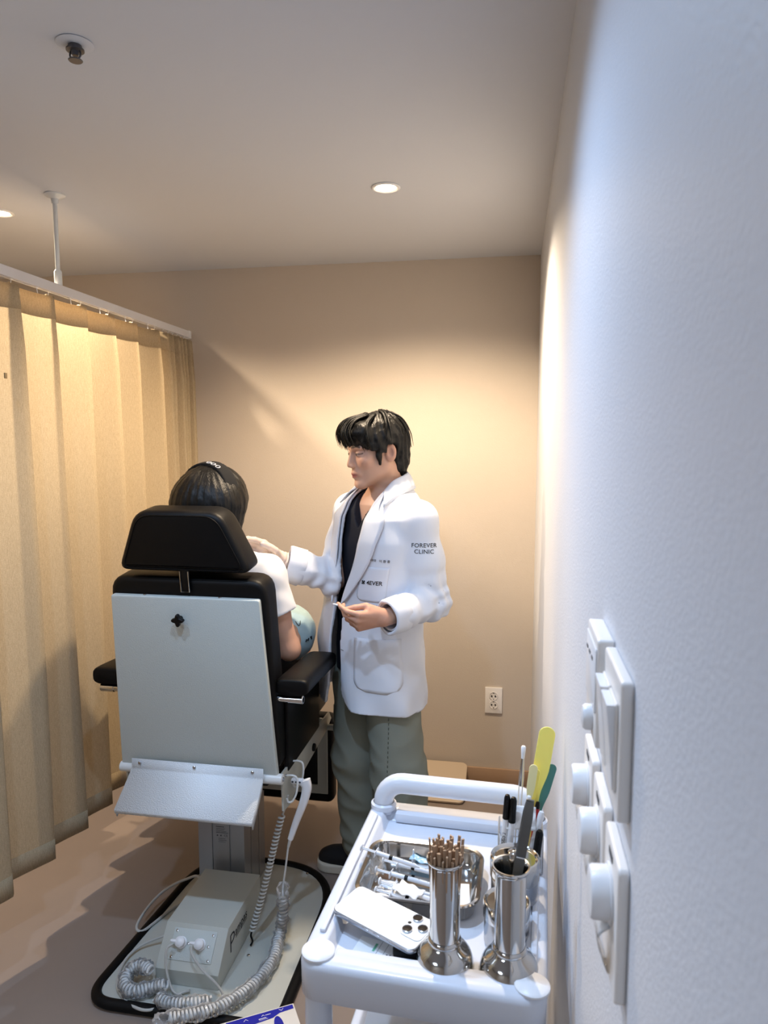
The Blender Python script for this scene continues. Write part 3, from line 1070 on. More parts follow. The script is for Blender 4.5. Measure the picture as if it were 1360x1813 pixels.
for nm, lab, pts, r_ in (
    ('power_cable', 'thin grey cable arching out over the base rim, left of the column',
     [(-1.040, 2.215, .10), (-1.075, 2.245, .095), (-1.120, 2.258, .070), (-1.164, 2.250, .050), (-1.196, 2.206, .038), (-1.205, 2.120, .034), (-1.192, 2.04, .034), (-1.168, 2.030, .028), (-1.15, 2.08, .026), (-1.125, 2.16, .026), (-1.08, 2.225, .026)], .0045),
    ('power_cable', 'thin grey cable curving round the left of the control box',
     [(-1.024, 2.02, .060), (-1.069, 1.998, .050), (-1.131, 1.960, .036), (-1.151, 1.909, .030), (-1.143, 1.850, .028), (-1.112, 1.790, .026), (-1.045, 1.742, .026), (-.98, 1.735, .026), (-.94, 1.790, .026), (-.915, 1.812, .028), (-.90, 1.815, .032)], .004),
    ('plug_cable', 'thin cable drooping from the left plug of the control box', [(-.973, 1.860, .134), (-.985, 1.845, .125), (-.978, 1.828, .08), (-.962, 1.815, .045), (-.945, 1.806, .028), (-.92, 1.800, .026)], .0036),
    ('plug_cable', 'thin cable running from the right plug of the control box to the base', [(-.914, 1.860, .134), (-.90, 1.838, .125), (-.862, 1.822, .095), (-.822, 1.814, .070), (-.80, 1.812, .045), (-.795, 1.805, .027), (-.800, 1.79, .025)], .0036)):
    tag(rebase(MB().tube(spline(pts, 7), r_, 9).build(nm, M_cord), pts[len(pts) // 2]), lab, 'cable')

# ------------------------------------------------------------------ carton on the floor by the base
t = thing('supply_carton', 'blue and white cardboard carton on the floor in front of the chair base', 'box', (-.58, 1.62, 0))
ca = math.atan2(.10, .165)
MC = Matrix.Translation((-.558, 1.724, 0)) @ Matrix.Rotation(ca, 4, 'Z')
MB().box((-.12, -.065, .060), (.24, .13, .118), .0015, MC).build('carton', mat('white_card', 'dcd9d4', .45), t)
M_blue = mat('blue_print', '20249a', .4)
ct = lambda x, y, e=0: MC @ Vector((x, y, .1194 + e))
pb = MB()
band = [(-.004, -.004), (-.180, -.004), (-.180, -.060), (-.150, -.060), (-.132, -.046), (-.118, -.034), (-.085, -.032), (-.062, -.030), (-.042, -.020), (-.004, -.018)]
pb.raw([ct(x, y) for x, y in band], [tuple(range(len(band)))])
pb.raw([ct(x, y) for x, y in ((-.186, -.004), (-.236, -.004), (-.236, -.05), (-.186, -.05))], [(0, 1, 2, 3)])
ov = [(-.052 + .012 * cos(a), -.062 + .034 * sin(a)) for a in np.linspace(0, 2 * pi, 28, endpoint=False)]
pb.raw([ct(x, y) for x, y in ov], [tuple(range(28))])
pb.build('printed_band', M_blue, t, smooth=False)
wm = MB()
for (px_, py_, s_, up) in ((-.036, -.011, .006, -1), (-.130, -.014, .006, 1), (-.085, -.014, .004, 1)):
    for q in (-1, 1):
        a_, b_ = (px_ + q * s_, py_ - up * s_ * .5), (px_, py_ + up * s_ * .5)
        wm.raw([ct(a_[0], a_[1] - .0008, .0003), ct(b_[0], b_[1] - .0008, .0003), ct(b_[0], b_[1] + .0008, .0003), ct(a_[0], a_[1] + .0008, .0003)], [(0, 1, 2, 3)])
for (x0, yy, wd, hh_) in ((-.098, -.024, .020, .0022), (-.098, -.0275, .024, .0008), (-.079, -.0155, .014, .0016)):
    wm.raw([ct(x0, yy, .0003), ct(x0 + wd, yy, .0003), ct(x0 + wd, yy + hh_, .0003), ct(x0, yy + hh_, .0003)], [(0, 1, 2, 3)])
ov = [(-.142 + .016 * cos(a), -.050 + .010 * sin(a)) for a in np.linspace(0, 2 * pi, 24, endpoint=False)]
wm.raw([ct(x, y, .0003) for x, y in ov], [tuple(range(24))])
wm.build('printed_mark', mat('white_print', 'e8e8ee', .4), t, smooth=False)

# ------------------------------------------------------------------ utility trolley
TR = Matrix.Translation((-.113, 1.193, 0)) @ Matrix.Rotation(rad(-2.5), 4, 'Z')
trol = thing('utility_trolley', 'white plastic utility trolley with a tube handle, standing against the right wall', 'trolley', M=TR)
HWT, HLT, ZR = .181, .250, .857
ZF = ZR - .020
def traym(prof, hw, hl, r0):
    Pg = []
    for (d, z) in prof:
        Pg.append([(x, y, z) for x, y in rrect(-hw + d, -hl + d, hw - d, hl - d, max(r0 - d, .008), 7)])
    P = np.array(Pg).transpose(1, 0, 2)
    m = MB().grid(P, TR, closed_u=True)
    m.raw(P[:, -1].tolist(), [tuple(range(P.shape[0]))], TR)
    m.raw(P[:, 0].tolist(), [tuple(range(P.shape[0]))], TR)
    return m
top = traym([(.006, ZR - .062), (.001, ZR - .058), (0, ZR - .010), (.002, ZR - .004), (.007, ZR), (.030, ZR), (.034, ZR - .003), (.039, ZR - .017), (.043, ZF)], HWT, HLT, .032).build('top_tray', M_trolley, trol, ang=50)
# wider front and rear bars, raised bead on the sides
MB().box((0, -HLT + .030, ZR - .010), (.26, .032, .0195), .004, TR).build('front_bar', M_trolley, top)
MB().box((0, HLT - .034, ZR - .009), (.25, .040, .0195), .004, TR).build('rear_bar', M_trolley, top)
for sx_ in (-1, 1):
    MB().box((sx_ * (HWT - .020), 0, ZR + .0025), (.010, .36, .007), .003, TR).build('side_bead', M_trolley, top)
    MB().lathe([(.025, 0), (.025, .003), (.022, .0055), (.0001, .007)], 36, TR @ Matrix.Translation((-.154 if sx_ < 0 else .160, -.222, ZR + .0002))).build('corner_cap', M_white, trol)
hp = []
for q in np.linspace(0, pi / 2, 8):
    hp.append((-.154 + .042 * (1 - cos(q)), .222, ZR + .012 + .042 * sin(q)))
hp = [(-.154, .222, ZR - .01)] + hp + [(-x, y, z) for x, y, z in hp[::-1]] + [(.154, .222, ZR - .01)]
MB().tube(hp, .0205, 20, M=TR).build('handle', M_trolley, trol, ang=60)
for sx_ in (-1, 1):
    MB().lathe([(.024, .0), (.0265, .0), (.0265, .010), (.022, .013)], 28, TR @ Matrix.Translation((sx_ * .154, .222, ZR - .001)), cap=False).build('handle_collar', M_trolley, trol)
    for sy_ in (-1, 1):
        MB().cyl(TR @ Vector((sx_ * .154, sy_ * .222, .075)), TR @ Vector((sx_ * .154, sy_ * .222, ZR - .055)), .0205, 20).build('leg', M_trolley, trol)
        cm = TR @ Matrix.Translation((sx_ * .154, sy_ * .222, 0))
        cs = MB().lathe([(.010, .055), (.010, .078), (.018, .08), (.018, .058)], 16, cm).build('caster', M_greyink, trol)
        MB().cyl(cm @ Vector((-.010, .012, .030)), cm @ Vector((.010, .012, .030)), .029, 24, .004).build('wheel', M_rubber, cs)
for z in (.520, .200):
    traym([(.004, z - .045), (0, z - .040), (0, z - .004), (.004, z), (.014, z), (.018, z - .003), (.022, z - .024)], HWT - .004, HLT - .004, .03).build('lower_tray', M_trolley, trol, ang=50)
# box on the lower tray
t = thing('supply_box', 'white printed box on the lower tray of the trolley', 'box', (-.165, 1.19, .497))
MB().box((-.165, 1.19, .555), (.150, .12, .116), .001).build('carton', M_white, t)
sb = MB()
bf = plane_map((-.225, 1.1298, .600), (1, 0, 0), (0, 0, 1), .0003)
sb.raw([bf(0, -.008), bf(.055, -.008), bf(.055, .004), bf(0, .004)], [(0, 1, 2, 3)])
sb.raw([bf(.058, -.008), bf(.10, -.008), bf(.10, .004), bf(.058, .004)], [(0, 1, 2, 3)])
sb.build('printed_label', M_ink, t)

# ---- things on the trolley
# stainless tray with syringes
tcx, tcy = -.148, 1.188
MT = Matrix.Translation((tcx, tcy, ZF + .0005)) @ Matrix.Rotation(rad(-1), 4, 'Z')
t = thing('instrument_tray', 'shallow stainless steel instrument tray holding syringes', 'tray', M=MT)
prof = [(.012, 0), (.004, .006), (.001, .026), (-.004, .030), (-.006, .0325), (-.004, .0345), (.0015, .0335), (.004, .028), (.007, .008), (.014, .0022)]
Pg = np.array([[(x, y, z) for x, y in rrect(-.100 + d, -.084 + d, .100 - d, .084 - d, .032 - d, 7)] for d, z in prof]).transpose(1, 0, 2)
m = MB().grid(Pg, MT, closed_u=True)
m.raw(Pg[:, -1].tolist(), [tuple(range(Pg.shape[0]))], MT)
m.raw(Pg[:, 0].tolist(), [tuple(range(Pg.shape[0]))], MT)
m.build('pan', M_steel, t, ang=50)
M_syr = mat('syringe_plastic', 'e3e7ee', .25)
def syringe(p, ang_, tilt, lab, pull, first=None):
    M = Matrix.Translation(p) @ Matrix.Rotation(ang_, 4, 'Z') @ Matrix.Rotation(tilt, 4, 'Y')
    if first is not None:
        return copy_tree(first, M, lab, 'syringes in the steel tray')
    t = thing('syringe', lab, 'syringe', group='syringes in the steel tray', M=M)
    MX = M @ Matrix.Rotation(rad(90), 4, 'Y')
    pl = MB().lathe([(.0058, 0), (.0062, .0008), (.0058, .0018), (.0025, .002)], 16, MX)
    pl.box((.028, 0, 0), (.056, .0012, .0046), 0, M).box((.028, 0, 0), (.056, .0046, .0012), 0, M)
    pl.build('plunger', M_white, t)
    bl = MB().lathe([(.0040, .030), (.0040, .105), (.0022, .108), (.0016, .114), (.001, .114), (.001, .110), (.0032, .104), (.0032, .030)], 18, MX, cap=False)
    bl.box((.030, 0, 0), (.0016, .020, .010), .0007, M)
    br = bl.build('barrel', M_syr, t)
    MB().lathe([(.0038, .056), (.00425, .0565), (.00425, .0625), (.0038, .063)], 16, MX).build('stopper', M_blackp, t)
    gm = MB()
    for k in range(11):
        x = .066 + k * .0034
        a0, a1 = rad(35), rad(100 if k % 5 == 0 else 75)
        pts = [(x, .00425 * cos(a), .00425 * sin(a)) for a in np.linspace(a0, a1, 5)]
        gm.raw([M @ Vector((q[0] - .0006, q[1], q[2])) for q in pts] + [M @ Vector((q[0] + .0006, q[1], q[2])) for q in pts], [(i, i + 1, i + 6, i + 5) for i in range(4)])
    gm.build('scale_mark', M_ink, br)
    return t
s0 = syringe(Vector((-.264, 1.226, .8790)), rad(-12), rad(6), 'syringe lying across the rim of the steel tray, its plunger sticking out over the edge', 0)
syringe(Vector((-.226, 1.240, .8505)), rad(-12), rad(1.5), 'rearmost syringe in the steel tray, beside the blue packet', 0, s0)
syringe(Vector((-.234, 1.212, .8485)), rad(-13), rad(1.5), 'syringe just in front of the rearmost one, under the overhanging syringe', 0, s0)
syringe(Vector((-.222, 1.182, .8475)), rad(-14), rad(1), 'syringe in the middle of the steel tray, half in a clear wrapper', 0, s0)
syringe(Vector((-.219, 1.168, .8555)), rad(-17), rad(2.5), 'syringe lying askew on top, between the middle and the frontmost syringes', 0, s0)
syringe(Vector((-.224, 1.155, .8475)), rad(-13), rad(.8), 'frontmost syringe in the steel tray, over the white gauze', 0, s0)
def sheet(name, c, w_, d_, rz, label, cat, m, amp=.004, n=10, th=.0006, seed=0, tilt=(0, 0), group=None, fold=0):
    rs = np.random.RandomState(seed)
    ph = rs.rand(6) * 6.28
    M = Matrix.Translation(c) @ Matrix.Rotation(rz, 4, 'Z') @ Matrix.Rotation(tilt[0], 4, 'X') @ Matrix.Rotation(tilt[1], 4, 'Y')
    P = []
    for i in range(n):
        row = []
        for j in range(n):
            a, b_ = i / (n - 1) - .5, j / (n - 1) - .5
            z = amp * (sin(a * 7 + ph[0]) * sin(b_ * 6 + ph[1]) + .6 * sin(a * 13 + b_ * 9 + ph[2])) + fold * abs(a)
            row.append((a * w_, b_ * d_, z + amp * 1.5))
        P.append(row)
    o = MB().grid(P, M).build(name, m, ang=180)
    solid(o, th, 1)
    rebase(o, c)
    return tag(o, label, cat, group)
M_paper = mat('white_paper', 'eef0f2', .7)
M_gauze = mat('gauze', 'eeeeee', .9, bump=(900, .4))
M_bluepack = mat('pale_blue_film', '9cc4dc', .3)
zt = ZF + .0045
sheet('gauze_pad', (-.195, 1.126, zt), .085, .030, rad(-8), 'crumpled white gauze at the front of the steel tray', 'gauze', M_gauze, .003, 12, .001, 1)
sheet('gauze_pad', (-.165, 1.148, zt + .012), .05, .03, rad(-28), 'white gauze folded over the frontmost syringe', 'gauze', M_gauze, .003, 12, .001, 2)
sheet('packet', (-.158, 1.247, zt + .010), .038, .016, rad(-15), 'pale blue torn packet at the back of the steel tray', 'packet', M_bluepack, .002, 8, .0006, 3)
sheet('packet', (-.190, 1.170, zt), .060, .030, rad(-14), 'clear plastic wrapper under the middle syringes of the steel tray', 'packet', M_film, .0022, 10, .0004, 4)
sheet('paper_slip', (-.105, 1.250, zt + .006), .040, .030, rad(-6), 'white paper slip standing at the back of the steel tray', 'paper', M_paper, .0008, 6, .0005, 5, (rad(35), 0))
sheet('paper_slip', (-.082, 1.165, zt), .040, .080, rad(5), 'white paper slip lying at the right end of the steel tray', 'paper', M_paper, .0012, 6, .0005, 6)
M2 = Matrix.Translation((-.172, 1.262, zt)) @ Matrix.Rotation(rad(8), 4, 'X')
tag(rebase(MB().lathe([(.004, 0), (.0038, .006), (.0015, .016), (.0012, .024)], 14, M2).build('needle_cap', M_syr), (-.172, 1.262, zt)), 'small clear needle cap standing at the back of the steel tray', 'needle cap')

# canisters
def canister(x, y, lab):
    M = Matrix.Translation((x, y, ZF + .0005))
    t = thing('steel_canister', lab, 'canister', M=M)
    MB().lathe([(.0001, .0), (.0415, .0), (.044, .003), (.0445, .008), (.0425, .018), (.039, .027), (.033, .034), (.027, .038), (.0245, .042), (.0255, .045), (.0245, .048), (.0225, .050)], 48, M, cap=False).build('foot', M_steel, t)
    MB().lathe([(.0222, .046), (.0226, .160), (.024, .165), (.0272, .168), (.0280, .1705), (.0272, .1725), (.0248, .172), (.0226, .168), (.0212, .160), (.0208, .052), (.0001, .050)], 48, M, cap=False).build('tube', M_steel, t)
    return t
canister(-.090, 1.005, 'stainless footed canister full of wooden sticks')
canister(.005, 1.004, 'stainless footed canister holding one pair of tweezers')
M_wood = mat('birch_stick', 'a88b70', .7, bump=(300, .2, (1, 1, .05)))
st0 = None
placed = []
k = 0
while len(placed) < 62 and k < 9000:
    k += 1
    r_, a_ = .0190 * math.sqrt(random.random()), random.random() * 2 * pi
    p = (r_ * cos(a_), r_ * sin(a_))
    if all((p[0] - q[0]) ** 2 + (p[1] - q[1]) ** 2 > .0038 ** 2 for q in placed):
        placed.append(p)
for i, p in enumerate(placed):
    lean = .06
    M = Matrix.Translation((-.090 + p[0] * .8, 1.005 + p[1] * .8, ZF + .0525)) @ Matrix.Rotation(p[0] * 4, 4, 'Y') @ Matrix.Rotation(-p[1] * 4, 4, 'X') @ Matrix.Rotation(random.random() * 6, 4, 'Z') @ Matrix.Scale(1 + random.uniform(-.10, .07), 4, (0, 0, 1))
    if st0 is None:
        st0 = MB().prism(rrect(-.0023, -.0013, .0023, .0013, .0008, 2), 0, .139).build('wooden_stick', M_wood)
        o = st0
    else:
        o = st0.copy()
        COL.objects.link(o)
    o.matrix_world = M
    tag(o, 'thin brown wooden stick in the bunch standing in the left steel canister', 'stick', 'wooden sticks in the canister')
# tweezers
M_twz = mat('grey_steel', '6d6f6e', .36, .75)
A, B = Vector((-.001, 1.003, ZF + .06)), Vector((.030, .996, 1.112))
ax = (B - A).normalized()
Mz = Matrix.Translation(A) @ frame_from(ax, (0, 1, 0))
L_ = (B - A).length
t = thing('tweezers', 'long grey steel tweezers leaning in the right canister', 'tweezers', M=Mz)
for sg in (-1, 1):
    prof_ = [(.0015, .012), (.004, .045), (.0068, .12), (.0068, L_ - .02), (.0055, L_)]
    g = []
    for (hw2, z) in prof_:
        off = sg * (.001 + .0065 * sin(pi * min(1, z / L_ * .62 + .0)) * (1 if z < L_ - .01 else .2))
        g.append([(-hw2, off - .0011, z), (hw2, off - .0011, z), (hw2, off + .0011, z), (-hw2, off + .0011, z), (-hw2, off - .0011, z)])
    m = MB().grid(g, Mz)
    m.raw(g[0][:4], [(0, 1, 2, 3)], Mz).raw(g[-1][:4], [(0, 1, 2, 3)], Mz)
    m.build('arm', M_twz, t, ang=30)
MB().box((0, 0, L_ - .004), (.011, .004, .014), .001, Mz).build('joint', M_twz, t)
MB().box((0, -.0088, L_ * .62), (.012, .0004, .0016), 0, Mz).build('etched_line', M_white, t)
# steel jars
def jar(x, y, r, h, lab, name='steel_jar'):
    M = Matrix.Translation((x, y, ZF + .0005))
    t = thing(name, lab, 'jar', M=M)
    MB().lathe([(.0001, 0), (r * .94, 0), (r * .97, .004), (r * .97, h * .68)], 48, M, cap=False).build('body', M_steel2, t)
    ld = MB().lathe([(r * 1.0, h * .62), (r * 1.02, h * .64), (r * 1.02, h * .93), (r, h * .985), (r * .95, h), (r * .90, h * .985), (r * .84, h * .95), (r * .5, h * .955), (.0001, h * .96)], 48, M, cap=False).build('lid', M_steel, t)
    MB().lathe([(.0095, h * .955), (.0075, h * .97), (.008, h * 1.0), (.0115, h * 1.03), (.012, h * 1.06), (.009, h * 1.09), (.0001, h * 1.10)], 24, M, cap=False).build('lid_knob', M_steel, ld)
    return t
jar(.012, 1.160, .040, .095, 'larger round steel jar with a knobbed lid, behind the tweezers canister')
pt = MB().box((-.016, 1.146, ZF + .0925), (.012, .020, .0006), 0, None)
pt.build('sticker', M_paper, bpy.data.objects['steel_jar'])
jar(.000, 1.076, .036, .071, 'smaller round steel jar with a lid, right behind the tweezers canister')
# pen holder
t = thing('pen_holder', 'clear acrylic pen holder full of pens and spatulas by the wall', 'holder', (.024, 1.268, ZF))
hb = rrect(-.018, 1.232, .062, 1.300, .006, 4)
hbi = rrect(-.0162, 1.2338, .0602, 1.2982, .005, 4)
g = np.array([[(x, y, ZF + .0008) for x, y in hb], [(x, y, ZF + .088) for x, y in hb], [(x, y, ZF + .088) for x, y in hbi], [(x, y, ZF + .003) for x, y in hbi]]).transpose(1, 0, 2)
m = MB().grid(g, None, closed_u=True)
m.raw(g[:, 0].tolist(), [tuple(range(len(hb)))]).raw(g[:, 3].tolist(), [tuple(range(len(hb)))])
m.build('case', M_acryl, t, ang=40)
def pen(a, b, r, lab, cm, capm, caplen, txt=None, name='marker_pen', capr=1.15, cat='pen'):
    a, b = Vector(a), Vector(b)
    Mx = Matrix.Translation(a) @ frame_from(b - a, (0, 1, 0))
    L = (b - a).length
    t = thing(name, lab, cat, M=Mx)
    MB().lathe([(r * .4, 0), (r, .004), (r, L - caplen), (r * .98, L - caplen)], 20, Mx).build('barrel', cm, t)
    MB().lathe([(r * 1.0, L - caplen), (r * capr, L - caplen + .001), (r * capr * .93, L - .006), (r * .7, L - .0008), (r * .3, L)], 20, Mx).build('cap', capm, t)
    if capr > 1.1:
        MB().box((0, -r * capr - .001, L - caplen * .55), (.003, .002, caplen * .7), .0006, Mx).build('clip', capm, t)
    if txt:
        def fn(x, y):
            an = y / r - pi / 2
            return Mx @ Vector(((r + .0002) * cos(an), (r + .0002) * sin(an), x + (L - caplen) * .62))
        MB().text(txt, .011, fn, bold=.01).build('lettering', M_ink, t)
    return t
zb = ZF + .004
pen((-.011, 1.245, zb), (-.002, 1.250, .992), .0052, 'leftmost white marker with a black cap in the pen holder', M_white, M_blackp, .045, 'poogon')
pen((.000, 1.243, zb), (.009, 1.246, .990), .0056, 'second white marker with a thicker black cap in the pen holder', M_white, M_blackp, .047)
pen((.030, 1.250, zb), (.0585, 1.256, .963), .0055, 'plain white pen near the wall in the pen holder', M_white, M_white, .030, capr=1.0)
pen((.038, 1.268, zb), (.052, 1.272, .972), .0045, 'red pen with a black tip behind the white pen in the pen holder', mat('red_plastic', 'b8252c', .35), M_blackp, .012, capr=1.0)
pen((.044, 1.237, zb), (.0545, 1.224, .945), .0062, 'black capped pen leaning out at the right front of the pen holder', M_white, M_blackp, .052)
pen((.020, 1.262, zb), (.036, 1.262, .987), .0048, 'slim white pen in the middle of the pen holder', M_white, M_white, .020, capr=1.0)
# spatulas
def spatula(a, b, w0, w1, lab, m, bl=.55, th=.0022, yaw=0):
    a, b = Vector(a), Vector(b)
    L = (b - a).length
    Mx = Matrix.Translation(a) @ frame_from(b - a, (0, 1, 0)) @ Matrix.Rotation(yaw, 4, 'Z')
    pr = []
    for q in np.concatenate([np.linspace(0, .88, 20), 1 - .12 * (1 - np.linspace(.1, 1, 14)) ** 1.6]):
        z = q * L
        wq = w0 if q < 1 - bl else w0 + (w1 - w0) * (.5 - .5 * cos(pi * min(1, (q - 1 + bl) / (bl * .45))))
        e = (1 - q) * L
        if e < w1:
            wq *= max(.1, math.sqrt(max(0, 1 - (1 - e / w1) ** 2)))
        pr.append((wq, z))
    poly = [(x, z) for x, z in pr] + [(-x, z) for x, z in pr[::-1]]
    o = MB().prism(poly, -th / 2, th / 2, Mx @ Matrix(((1, 0, 0, 0), (0, 0, -1, 0), (0, 1, 0, 0), (0, 0, 0, 1))), .0006, 1).build('spatula', m)
    # origin at the foot
    o.data.transform(Mx.inverted())
    o.matrix_world = Mx
    return tag(o, lab, 'spatula')
M_yel = mat('yellow_plastic', 'fdf07c', .35, sss=.1)
spatula((.030, 1.280, zb), (.068, 1.288, 1.106), .0052, .0145, 'tall yellow spatula with a wide rounded blade in the pen holder', M_yel, .5)
spatula((.020, 1.270, zb), (.044, 1.274, 1.040), .0042, .0075, 'shorter pale yellow spatula in front of the tall yellow one', mat('pale_yellow', 'ece5ae', .4), .35)
spatula((.022, 1.288, zb), (.050, 1.278, 1.030), .004, .0062, 'narrow yellow spatula beside the tall yellow one', M_yel, .4)
spatula((.028, 1.292, zb), (.078, 1.290, 1.036), .0045, .0085, 'teal green spatula leaning to the wall in the pen holder', mat('teal_plastic', '4d8a86', .4), .45)
t = thing('mask_brush', 'brush with white bristles and a clear handle in the pen holder', 'brush', (.019, 1.262, zb))
a, b_ = Vector((.014, 1.285, zb)), Vector((.025, 1.286, 1.068))
Mx = Matrix.Translation(a) @ frame_from(b_ - a, (0, 1, 0))
L_ = (b_ - a).length
MB().lathe([(.003, 0), (.0045, .05), (.004, L_ - .075)], 16, Mx).build('handle', M_acryl, t)
MB().lathe([(.0042, L_ - .075), (.0046, L_ - .06), (.0028, L_ - .022)], 16, Mx).build('ferrule', M_steel, t)
MB().lathe([(.0028, L_ - .024), (.0038, L_ - .012), (.0044, L_ - .002), (.003, L_)], 16, Mx).build('bristles', M_white, t)
sheet('foil_packet', (.020, 1.256, .948), .040, .056, rad(90), 'crinkled white packet with blue print in the pen holder', 'packet', M_paper, .003, 10, .0006, 8, (0, rad(-70)))
# phone, card and case under it
pa = math.atan2(-.075, .150)
PH = Matrix.Translation((-.1905, 1.058, .8660)) @ Matrix.Rotation(pa, 4, 'Z') @ Matrix.Rotation(rad(1.2), 4, 'Y') @ Matrix.Rotation(rad(2.0), 4, 'X')
t = thing('smartphone', 'white smartphone with three lenses lying face down on the trolley', 'phone', M=PH)
ppoly = rrect(-.079, -.037, .079, .037, .0115, 7)
MB().prism(ppoly, -.0039, .0033, PH, .0006).build('frame', M_steel2, t)
MB().prism(rrect(-.0782, -.0362, .0782, .0362, .011, 7), .0033, .0041, PH, .0005).build('back_glass', mat('white_glass', 'f1f3f4', .12, coat=.4), t)
cp_ = MB().prism(rrect(.038, -.017, .0765, .0345, .009, 6), .0041, .0053, PH, .0005).build('camera_plate', mat('white_glass_plate', 'eff1f2', .2), t)
for (x, y) in ((.0475, .0245), (.0475, -.0045), (.0665, .010)):
    MB().lathe([(.0082, 0), (.0082, .0022), (.0072, .0026), (.0068, .0016)], 28, PH @ Matrix.Translation((x, y, .0053)), cap=False).build('lens_ring', M_steel2, cp_)
    MB().lathe([(.0070, .0018), (.0001, .0020)], 28, PH @ Matrix.Translation((x, y, .0053))).build('lens', mat('lens_glass', '17100d', .08, coat=1), cp_)
MB().lathe([(.0030, .0), (.0001, .0006)], 18, PH @ Matrix.Translation((.0415, -.0135 + .024, .0053))).build('sensor', M_dark, cp_)
bt = MB()
for x in (-.010, .012):
    bt.box((x, -.0372, 0), (.013, .0012, .0024), .0005, PH)
bt.box((.034, -.0371, 0), (.006, .001, .0024), .0004, PH)
bt.build('side_button', M_steel2, t)
o = MB().prism(rrect(-.034, -.020, .034, .020, .001, 2), 0, .0012, Matrix.Translation((-.196, 1.022, ZF + .0008)) @ Matrix.Rotation(rad(-13), 4, 'Z')).build('visit_card', M_paper)
tag(o, 'white card with green print, tucked under the phone', 'card')
cm_ = plane_map(Matrix.Translation((-.196, 1.022, ZF + .0022)).translation, Matrix.Rotation(rad(-13), 3, 'Z') @ Vector((1, 0, 0)), Matrix.Rotation(rad(-13), 3, 'Z') @ Vector((0, 1, 0)))
pm_ = MB()
pm_.raw([cm_(-.006, -.006), cm_(-.002, -.006), cm_(-.002, .012), cm_(-.006, .012)], [(0, 1, 2, 3)])
pg = MB()
for x in (.002, .013):
    pg.raw([cm_(x, -.019), cm_(x + .0005, -.019), cm_(x + .0005, .019), cm_(x, .019)], [(0, 1, 2, 3)])
for x, y in ((.018, -.010), (.023, -.009)):
    pg.raw([cm_(x, y), cm_(x + .002, y), cm_(x + .002, y + .006), cm_(x, y + .006)], [(0, 1, 2, 3)])
pm_.build('green_print', mat('green_ink', '6fb79a', .6), o)
pg.build('ruled_line', M_greyink, o)
tag(MB().box((-.142, 1.034, ZF + .0105), (.055, .050, .019), .004, None).build('black_case', M_blackp), 'small black case under the camera end of the phone', 'case')

# ------------------------------------------------------------------ people
def rotz(a):
    return np.array([[cos(a), -sin(a), 0], [sin(a), cos(a), 0], [0, 0, 1]])
def rotx(a):
    return np.array([[1, 0, 0], [0, cos(a), -sin(a)], [0, sin(a), cos(a)]])
def unit(v):
    v = np.array(v, float)
    return v / np.linalg.norm(v)

def sway(z):
    """The man stands with his hips shifted to his right."""
    t = np.clip((1.32 - z) / .34, 0, 1)
    return -.046 * t * t * (3 - 2 * t)

def swayed(p):
    q = p.copy()
    q[:, 0] -= sway(p[:, 2])
    return q

def head_sdf(q):
    """Head in its own frame: faces -Y, left ear +X, origin midway between the ears."""
    x = np.abs(q[:, 0])
    s = q.copy()
    s[:, 0] = x
    d = ell(q, (0, .018, .034), (.074, .094, .083))
    d = smin(d, ell(q, (0, -.030, -.030), (.0605, .064, .078)), .03)
    d = smin(d, rcone(s, (.040, .000, -.050), (.012, -.072, -.097), .026, .017), .028)
    d = smin(d, ell(q, (0, -.081, -.100), (.020, .018, .015)), .018)
    d = smin(d, ell(s, (.042, -.064, -.018), (.022, .022, .020)), .018)
    d = smin(d, rcone(s, (.014, -.090, .030), (.042, -.078, .030), .010, .009), .014)
    d = smax(d, -ell(s, (.031, -.105, .010), (.017, .017, .012)), .012)
    d = smin(d, ell(s, (.031, -.0805, .008), (.0145, .0125, .0105)), .004)
    d = smin(d, rcone(q, (0, -.090, .020), (0, -.107, -.024), .0075, .0105), .012)
    d = smin(d, ell(s, (.0105, -.103, -.030), (.0085, .010, .0075)), .006)
    d = smax(d, -ell(s, (.006, -.110, -.0385), (.0042, .007, .004)), .003)
    d = smin(d, ell(q, (0, -.088, -.060), (.026, .015, .020)), .014)
    d = smin(d, rcone(s, (.003, -.1015, -.0585), (.021, -.0885, -.0640), .0055, .0028), .005)
    d = smin(d, rcone(s, (.000, -.0995, -.0705), (.018, -.0890, -.0665), .0062, .0030), .005)
    d = smax(d, -rcone(s, (0, -.1085, -.0643), (.021, -.0945, -.0648), .0016, .0012), .003)
    ear = ell(s, (.0765, .018, -.006), (.0085, .0195, .032), rotz(rad(-22)) @ rotx(rad(-10)))
    ear = smax(ear, -ell(s, (.0850, .012, -.001), (.0095, .0115, .020), rotz(rad(-22))), .003)
    d = smin(d, ear, .006)
    return d

